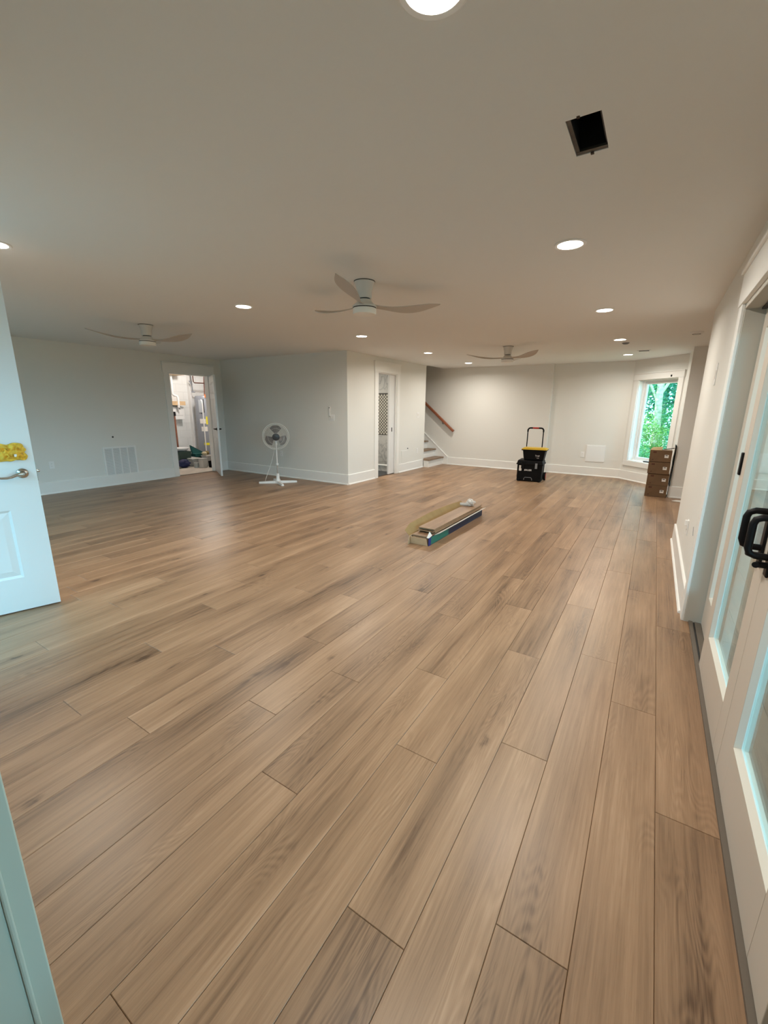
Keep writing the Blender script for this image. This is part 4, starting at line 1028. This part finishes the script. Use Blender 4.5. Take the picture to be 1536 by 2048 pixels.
# crumpled wrap
cw = thing('plastic_wrap', 'crumpled clear plastic wrap on top of the stacked planks', 'plastic wrap', (-2.04, 5.38, ztop), R(20))
MB().tube([(-.085,-.01,.022),(-.04,-.012,.022),(.01,-.008,.021),(.035,-.01,.020)], .020, 10).build('roll', 'clip', cw, smooth=60)
rnd = random.Random(11); mb = MB()
nn, mm = 12, 8
vs_, f2 = [], []
for j in range(mm+1):
    ph = math.pi*j/mm
    for i in range(nn):
        th = 2*math.pi*i/nn; rr = .052*(1+.38*(rnd.random()-.5))
        vs_.append((.055+rr*1.15*math.sin(ph)*math.cos(th), .01+rr*math.sin(ph)*math.sin(th), max(.001, .042+rr*.95*math.cos(ph))))
for j in range(mm):
    for i in range(nn): f2.append((j*nn+i, j*nn+(i+1)%nn, (j+1)*nn+(i+1)%nn, (j+1)*nn+i))
mb.add(vs_, f2).build('crumple', 'clip', cw)

# ------------------------------------------------------------------ utility room
UX0, UX1, UY0, UY1 = -10.72, XL-.12, 4.4, 8.6
struct(B(UX0, UX1, UY0, UY1, -.06, -.004).build('floor_utility', 'concrete'), 'pale concrete utility room floor')
struct(B(UX0-.12, UX0, UY0, UY1, -.06, 2.7).build('wall_utility_back', 'block'), 'white painted block wall of the utility room')
struct(B(UX0, UX1, UY1, UY1+.12, -.06, 2.7).build('wall_utility_side', 'block'), 'side wall of the utility room')
struct(B(UX0, UX1, UY0-.12, UY0, -.06, 2.7).build('wall_utility_near', 'block'), 'near wall of the utility room')
struct(B(UX0, UX1, UY0, UY1, 2.58, 2.70).build('ceiling_utility', 'insul'), 'pinkish utility room ceiling')
struct(B(UX1, UX1+.001, 6.56, UY1, 0, 2.58).build('wall_utility_inner', 'wall'), 'inner wall of the utility room')
ul = bpy.data.lights.new('utility_bulb', 'POINT'); ul.energy = 58; ul.shadow_soft_size = .06; ul.color = (1, .96, .90)
uo = bpy.data.objects.new('utility_bulb', ul); COL.objects.link(uo); uo.location = (-9.35, 6.6, 2.42)
js = thing('ceiling_joist', 'pine joist under the utility room ceiling', 'joist', (0,0,0))
B(-10.7, -10.30, 5.9, 6.80, 2.20, 2.30).build('joist', 'pine', js); B(-10.7, -10.62, 6.0, 6.6, 2.30, 2.579).build('hanger', 'pine', js)
hp = struct(B(UX0, UX0+.10, 7.13, 7.18, 0, 2.58).build('trim_9', 'pvc'), 'white vertical post on the block wall')
wh_ = thing('water_heater', 'grey water heater with yellow label in the utility room', 'water heater', (-10.18, 7.25, 0))
HRAD = .255
MB().lathe([(0,.10),(HRAD,.10),(HRAD,1.66),(HRAD-.02,1.70),(0,1.72)], 40).build('tank', 'tank', wh_, smooth=40)
for k in range(3):
    a_ = R(30+120*k); B(.18*math.cos(a_)-.02, .18*math.cos(a_)+.02, .18*math.sin(a_)-.02, .18*math.sin(a_)+.02, -.003, .10).build('foot', 'tank2', wh_)
def on_tank(a0, a1, z0, z1, m, name, dr=.004, n=6):
    mb = MB(); vs_ = []; 
    for i in range(n+1):
        a_ = R(a0+(a1-a0)*i/n)
        for r in (HRAD-.001, HRAD+dr):
            for z in (z0, z1): vs_.append((r*math.cos(a_), r*math.sin(a_), z))
    f = []
    for i in range(n):
        o = i*4; f += [(o+2,o+6,o+7,o+3),(o+0,o+1,o+5,o+4),(o+1,o+3,o+7,o+5),(o+0,o+4,o+6,o+2)]
    f += [(0,2,3,1), (n*4,n*4+1,n*4+3,n*4+2)]
    return fixn(mb.add(vs_, f).build(name, m, wh_))
on_tank(-72, -48, 1.28, 1.60, 'tanklt', 'access_cover', .02); on_tank(-46, -42, 1.28, 1.62, 'dim', 'cover_gap', .006)
on_tank(-38, -8, .98, 1.18, 'ylab', 'energy_label', .003); on_tank(-74, -40, 1.00, 1.12, 'paper', 'rating_label', .003); on_tank(-68, -34, .80, .92, 'paper', 'rating_label', .003)
on_tank(-60, -30, .44, .50, 'ylab', 'caution_label', .003); on_tank(-36, -20, 1.66, 1.74, 'orange', 'junction_cover', .03)
MB().tube(smoothpath([(.10,-.20,1.60),(.17,-.22,1.58),(.19,-.22,1.45),(.17,-.21,.9),(.17,-.21,.15)]), .016, 8).build('drain_pipe', 'pvc', wh_, smooth=60)
for nm, P in (('supply_pipe', [(-10.28,7.02,2.57),(-10.28,7.03,2.06),(-10.28,7.06,2.03),(-10.25,7.36,2.03),(-10.23,7.38,2.0),(-10.18,7.40,1.72)]), ('hot_pipe', [(-10.30,7.32,2.57),(-10.29,7.36,2.25),(-10.28,7.34,2.0),(-10.22,7.28,1.72)])):
    t = thing('copper_pipe', 'dark copper pipe with a level jog above the water heater' if nm[0] == 's' else 'straight dark copper pipe rising from the water heater', 'pipe', (0,0,0)); MB().tube(P, .014, 8).build('pipe', 'copper', t, smooth=60)
t = thing('hanging_pipe', 'grey pipe with a valve hanging beside the water heater pipes', 'pipe', (0,0,0)); MB().tube([(-10.5,7.10,2.57),(-10.5,7.12,2.1),(-10.5,7.14,1.82)], .014, 8).build('pipe', 'vent', t, smooth=60)
MB().tube([(-10.5,7.06,2.08),(-10.46,7.11,1.99)], .016, 8).build('valve', 'tank', t); MB().tube([(-10.5,7.10,1.82),(-10.46,7.18,1.80)], .018, 8).build('tap', 'tank', t)
t = thing('drain_stack', 'white plastic drain pipe descending the block wall', 'pipe', (0,0,0)); MB().tube([(-10.5,6.56,2.57),(-10.5,6.56,1.74),(-10.49,6.60,1.70),(-10.47,6.66,1.69),(-10.46,6.67,1.64),(-10.46,6.67,1.40)], .030, 10).build('pipe', 'pvc', t, smooth=60)
MB().tube([(-10.46,6.67,1.46),(-10.46,6.70,1.36)], .022, 8).build('trap', 'vent', t)
t = thing('hose_coil', 'white coiled hose hanging on the block wall', 'hose', (-10.60, 6.76, 1.28)); MB().tube([(.0,.055*math.cos(2*math.pi*i/24),.07*math.sin(2*math.pi*i/24)) for i in range(24)], .016, 8, closed=True).build('coil', 'pvc', t, smooth=60)
t = thing('wall_shelf', 'pine shelf block on the utility room wall', 'shelf', (0,0,0)); B(UX0+.001, -10.45, 6.44, 6.86, 1.46, 1.56).build('shelf_board', 'pine', t)
t = thing('wall_cabinet', 'white box cabinet below the pine shelf', 'cabinet', (0,0,0)); B(UX0+.001, -10.55, 6.44, 6.86, 1.10, 1.42).build('cabinet_body', 'pvc', t, bevel=.005); B(-10.552, -10.545, 6.47, 6.83, 1.20, 1.205).build('door_gap', 'vent', t)
t = thing('brown_post', 'brown tube with a black cap leaning in the utility room', 'tube', (-10.3, 6.41, 0)); MB().tube([(0,.01,.0),(0,0,1.20)], .035, 12).build('tube', 'brown', t, smooth=60); MB().lathe([(0,1.20),(.05,1.20),(.05,1.25),(.045,1.30),(0,1.30)], 16).build('cap', 'black', t, smooth=40)
# clutter
def bin_(name, label, x, y, z, w_, d_, h_, m, rz=0, lid=None, group=None):
    t = thing(name, label, 'bin', (x, y, z), R(rz), group)
    MB().frustum((-w_*.44,w_*.44,-d_*.44,d_*.44), (-w_/2,w_/2,-d_/2,d_/2), 0, h_).build('body', m, t, bevel=.008)
    if lid: B(-w_*.53, w_*.53, -d_*.53, d_*.53, h_, h_+.025).build('lid', lid, t, bevel=.006)
    return t
def blob(name, label, cat, loc, rad, m, seed, part, flat=.75):
    t = thing(name, label, cat, loc); rn = random.Random(seed); nn, mm = 16, 10; vs_, f2 = [], []
    for j in range(mm+1):
        ph = math.pi*j/mm
        for i in range(nn):
            th = 2*math.pi*i/nn; rr = 1+.22*math.sin(3*th+seed)+.45*(rn.random()-.5)
            vs_.append((rad[0]*rr*math.sin(ph)*math.cos(th), rad[1]*rr*math.sin(ph)*math.sin(th), max(0, rad[2]*(1+math.cos(ph))*(1 if j else 1))))
    for j in range(mm):
        for i in range(nn): f2.append((j*nn+i, j*nn+(i+1)%nn, (j+1)*nn+(i+1)%nn, (j+1)*nn+i))
    MB().add(vs_, f2).build(part, m, t, smooth=50); return t
FZ = -.004
blob('blue_bag', 'navy blue bag slumped on the utility room floor', 'bag', (-9.48, 6.02, FZ), (.12,.13,.105), 'binbl', 5, 'bag')
bin_('green_bin', 'dark green bin under the white basin', -9.86, 6.22, FZ, .34, .34, .36, 'bingr')
t = thing('white_basin', 'white oval basin resting on the dark green bin', 'basin', (-9.86, 6.22, .36))
MB().lathe([(0,.01),(.12,.0),(.17,.03),(.21,.065),(.215,.075),(.20,.075),(.15,.035),(0,.025)], 28, Matrix.Scale(.85, 4, (0,1,0))).build('bowl', 'pvc', t, smooth=40)
bin_('grey_bin', 'grey lidded bin behind the blue bag', -9.56, 6.37, FZ, .20, .26, .17, 'greybin', 0, 'ltbin')
t = thing('paint_can', 'small grey paint can beside the blue bag', 'can', (-9.27, 6.215, FZ)); MB().lathe([(0,0),(.055,0),(.055,.115),(.058,.12),(.045,.122),(0,.118)], 20).build('can', 'greybin', t, smooth=40); MB().tube([(0,.056*math.cos(a_*.314),.10+.05*math.sin(a_*.314)) for a_ in range(11)], .003, 5).build('bail', 'chrome', t)
bin_('black_tray', 'low black bin behind the paint can', -9.75, 6.74, FZ, .3, .24, .20, 'blackpl')
t = thing('teal_crate', 'teal crate with a tilted open lid in the utility room', 'crate', (-9.78, 6.62, .20)); MB().frustum((-.12,.12,-.14,.14), (-.14,.14,-.16,.16), 0, .08).build('body', 'tealbin', t)
MB().add([(-.02,-.19,.29),(-.02,.17,.085),(.02,.17,.085),(.02,-.19,.29),(-.02,-.19,.265),(-.02,.17,.0821),(.02,.17,.0821),(.02,-.19,.265)], [(0,1,2,3),(7,6,5,4),(0,4,5,1),(2,6,7,3),(1,5,6,2),(3,7,4,0)]).build('lid', 'tealbin', t)
MB().prism([(-.19,.285),(.16,.09),(-.15,.085)], -.03, .02, Matrix(((0,0,1,0),(1,0,0,0),(0,1,0,0),(0,0,0,1)))).build('lid_side', 'tealbin', t)
bin_('pail', 'light grey pail at the front of the utility room clutter', -9.14, 6.31, FZ, .15, .15, .20, 'ltbin', 10, 'greybin')
bin_('stacked_tray', 'grey ribbed tray stacked behind the light pail', -9.34, 6.585, FZ, .20, .20, .24, 'greybin', 5, 'ltbin')
blob('cream_rag', 'cream rag heaped on the grey ribbed tray', 'rag', (-9.34, 6.51, .264), (.07,.05,.045), 'rag', 2, 'rag'); blob('olive_rag', 'olive rag heaped beside the cream rag', 'rag', (-9.40, 6.63, .264), (.06,.045,.05), 'olive', 8, 'rag')
bin_('black_case', 'black case beside the utility door', -9.02, 6.47, FZ, .12, .13, .16, 'blackpl', 12)
bin_('dark_tub', 'dark tub stacked behind the black case', -9.22, 6.80, FZ, .2, .18, .30, 'black', 0)
blob('white_sack', 'white plastic sack on the dark tub', 'sack', (-9.22, 6.80, .297), (.09,.09,.06), 'pvc', 13, 'sack')

# ------------------------------------------------------------------ outside
gr = struct(B(-60, 60, -60, 60, -.6, -.30).build('ground', 'soil'), 'leaf-strewn ground outside the window')
struct(B(-15, 3, -5.4, -5.2, -.3, 3.5).build('wall_sky_block', 'ext'), 'unseen wall added to block the low sky')  # added out of view to keep low sky light off the partition wall
patio = struct(B(.60, 8, -6, 5.5, -.20, -.12).build('ground_patio', 'patio'), 'grey patio outside the sliding doors')
struct(B(-13, .58, -9, .16, -.25, -.05).build('ground_porch', 'patio'), 'porch outside the entry door')
struct(B(-4.7, .1, -1.1, .16, 2.42, 2.55).build('ceiling_door_shade', 'ext'), 'unseen roof added to shade the entry door')  # added roof, never in view, that dims daylight on the door leaf
struct(B(.56, 4.6, -3.5, 5.5, 2.50, 2.66).build('ceiling_patio_shade', 'ext'), 'unseen deck added to shade the sliding doors')  # added overhead, unseen, to cut high sky light at the glass doors
def foliage(n, centre, rad, size, mt, seed, shell=.55):
    rn = random.Random(seed); V, Fc, A = [], [], []
    for _ in range(n):
        while True:
            p = Vector((rn.uniform(-1,1), rn.uniform(-1,1), rn.uniform(-1,1)))
            if shell < p.length < 1: break
        lump = 1+.22*math.sin(p.x*7+seed)*math.sin(p.z*6)+.15*math.sin(p.y*9)
        p = Vector((p.x*rad[0], p.y*rad[1], p.z*rad[2]))*lump
        ax = Vector((rn.gauss(0,1), rn.gauss(0,1), rn.gauss(0,.6)-.3)).normalized(); sd_ = ax.cross(Vector((rn.gauss(0,1), rn.gauss(0,1), rn.gauss(0,1)))).normalized()
        l = size*rn.uniform(.6,1.3); w_ = l*.42; c_ = Vector(centre)+p; k = len(V); nrm = ax.cross(sd_)
        V += [tuple(c_-ax*l*.5), tuple(c_-sd_*w_*.5+nrm*l*.08), tuple(c_+ax*l*.5), tuple(c_+sd_*w_*.5+nrm*l*.08)]
        Fc += [(k,k+1,k+2),(k,k+2,k+3)]; A += [rn.random()]*4
    me = bpy.data.meshes.new('leaves'); me.from_pydata(V, [], Fc); me.materials.append(M[mt])
    at = me.attributes.new('pr', 'FLOAT', 'POINT'); at.data.foreach_set('value', A)
    return me
def plant(name, label, cat, loc, crowns, trunk, size, mt, seed, group):
    t = thing(name, label, cat, loc, 0, group)
    for P, rs in trunk: MB().tube(smoothpath(P, 4), .05, 10, rs=[rs[0]+(rs[1]-rs[0])*i/((len(P)-1)*4) for i in range((len(P)-1)*4+1)]).build('trunk' if rs[0] > .05 else 'branch', 'bark', t, smooth=60)
    for k, (n, c_, r_) in enumerate(crowns):
        o = bpy.data.objects.new('leaves', foliage(n, c_, r_, size, mt, seed+k)); COL.objects.link(o); o.parent = t; o['kind'] = 'stuff'
GZ = -.30
plant('tree', 'sunlit tree trunk standing outside the window', 'tree', (.02, 14.6, GZ), [(1800, (.2,.4,4.4), (1.6,1.2,1.5)), (900, (-.7,.2,2.9), (.5,.5,.9))], [([(0,0,0),(.03,.02,1.2),(-.03,0,2.4),(.05,.05,4.2)], (.115,.075)), ([(-.02,0,1.9),(-.35,.1,2.6),(-.7,.2,3.1)], (.04,.02)), ([(0,0,2.2),(.4,.0,3.0),(.9,.2,3.9)], (.045,.02))], .12, 'leaf', 1, 'trees outside the window')
plant('tree', 'slimmer tree behind the sunlit trunk, right of it', 'tree', (1.05, 17.4, GZ), [(4200, (0,0,3.2), (1.3,1.0,2.0))], [([(0,0,0),(.05,0,1.8),(-.05,0,4.0)], (.10,.06))], .15, 'leaf2', 20, 'trees outside the window')
plant('tree', 'dark leafy tree left of the sunlit trunk outside', 'tree', (-1.5, 17.0, GZ), [(4800, (0,0,3.0), (1.2,1.1,2.3))], [([(0,0,0),(-.05,0,1.8),(.05,0,4.0)], (.12,.07))], .15, 'leaf2', 30, 'trees outside the window')
plant('shrub', 'bright low shrub close under the window outside', 'shrub', (-.55, 11.9, GZ), [(5200, (0,0,.48), (.75,.6,.52))], [([(0,0,0),(.02,0,.4)], (.03,.015))], .062, 'leaf', 40, 'shrubs outside the window')
plant('shrub', 'shrub in the lower right of the window view', 'shrub', (1.05, 12.85, GZ), [(6200, (0,0,.75), (.8,.7,.8))], [([(0,0,0),(.02,0,.6)], (.03,.015))], .068, 'leaf2', 50, 'shrubs outside the window')
plant('shrub', 'yellow-green shrub at the foot of the sunlit trunk', 'shrub', (-.28, 13.55, GZ), [(4400, (0,0,.85), (.65,.5,.75))], [([(0,0,0),(.0,.02,.7)], (.03,.015))], .065, 'leaf3', 60, 'shrubs outside the window')
plant('shrub', 'tall shrub right of the sunlit trunk outside', 'shrub', (.95, 14.5, GZ), [(5600, (0,0,1.2), (.75,.7,1.2))], [([(0,0,0),(.0,.02,1.0)], (.03,.015))], .072, 'leaf', 70, 'shrubs outside the window')
plant('shrub', 'wide teal shrub left of the trunk outside', 'shrub', (-1.65, 14.2, GZ), [(5400, (0,0,1.1), (.85,.7,1.15))], [([(0,0,0),(.0,.02,1.0)], (.03,.015))], .072, 'leaf2', 80, 'shrubs outside the window')
plant('tree', 'broad tree filling the background of the window view', 'tree', (.2, 23.5, GZ), [(9000, (0,0,4.2), (5.0,1.2,2.8))], [([(0,0,0),(.0,.02,4.0)], (.2,.1))], .22, 'leaf2', 120, 'trees outside the window')
plant('shrub', 'hedge-like shrub far behind the trees outside', 'shrub', (.3, 20.5, GZ), [(9000, (0,0,1.6), (4.5,1.0,1.9))], [([(0,0,0),(.0,.02,1.0)], (.04,.02))], .17, 'leaf', 90, 'shrubs outside the window')
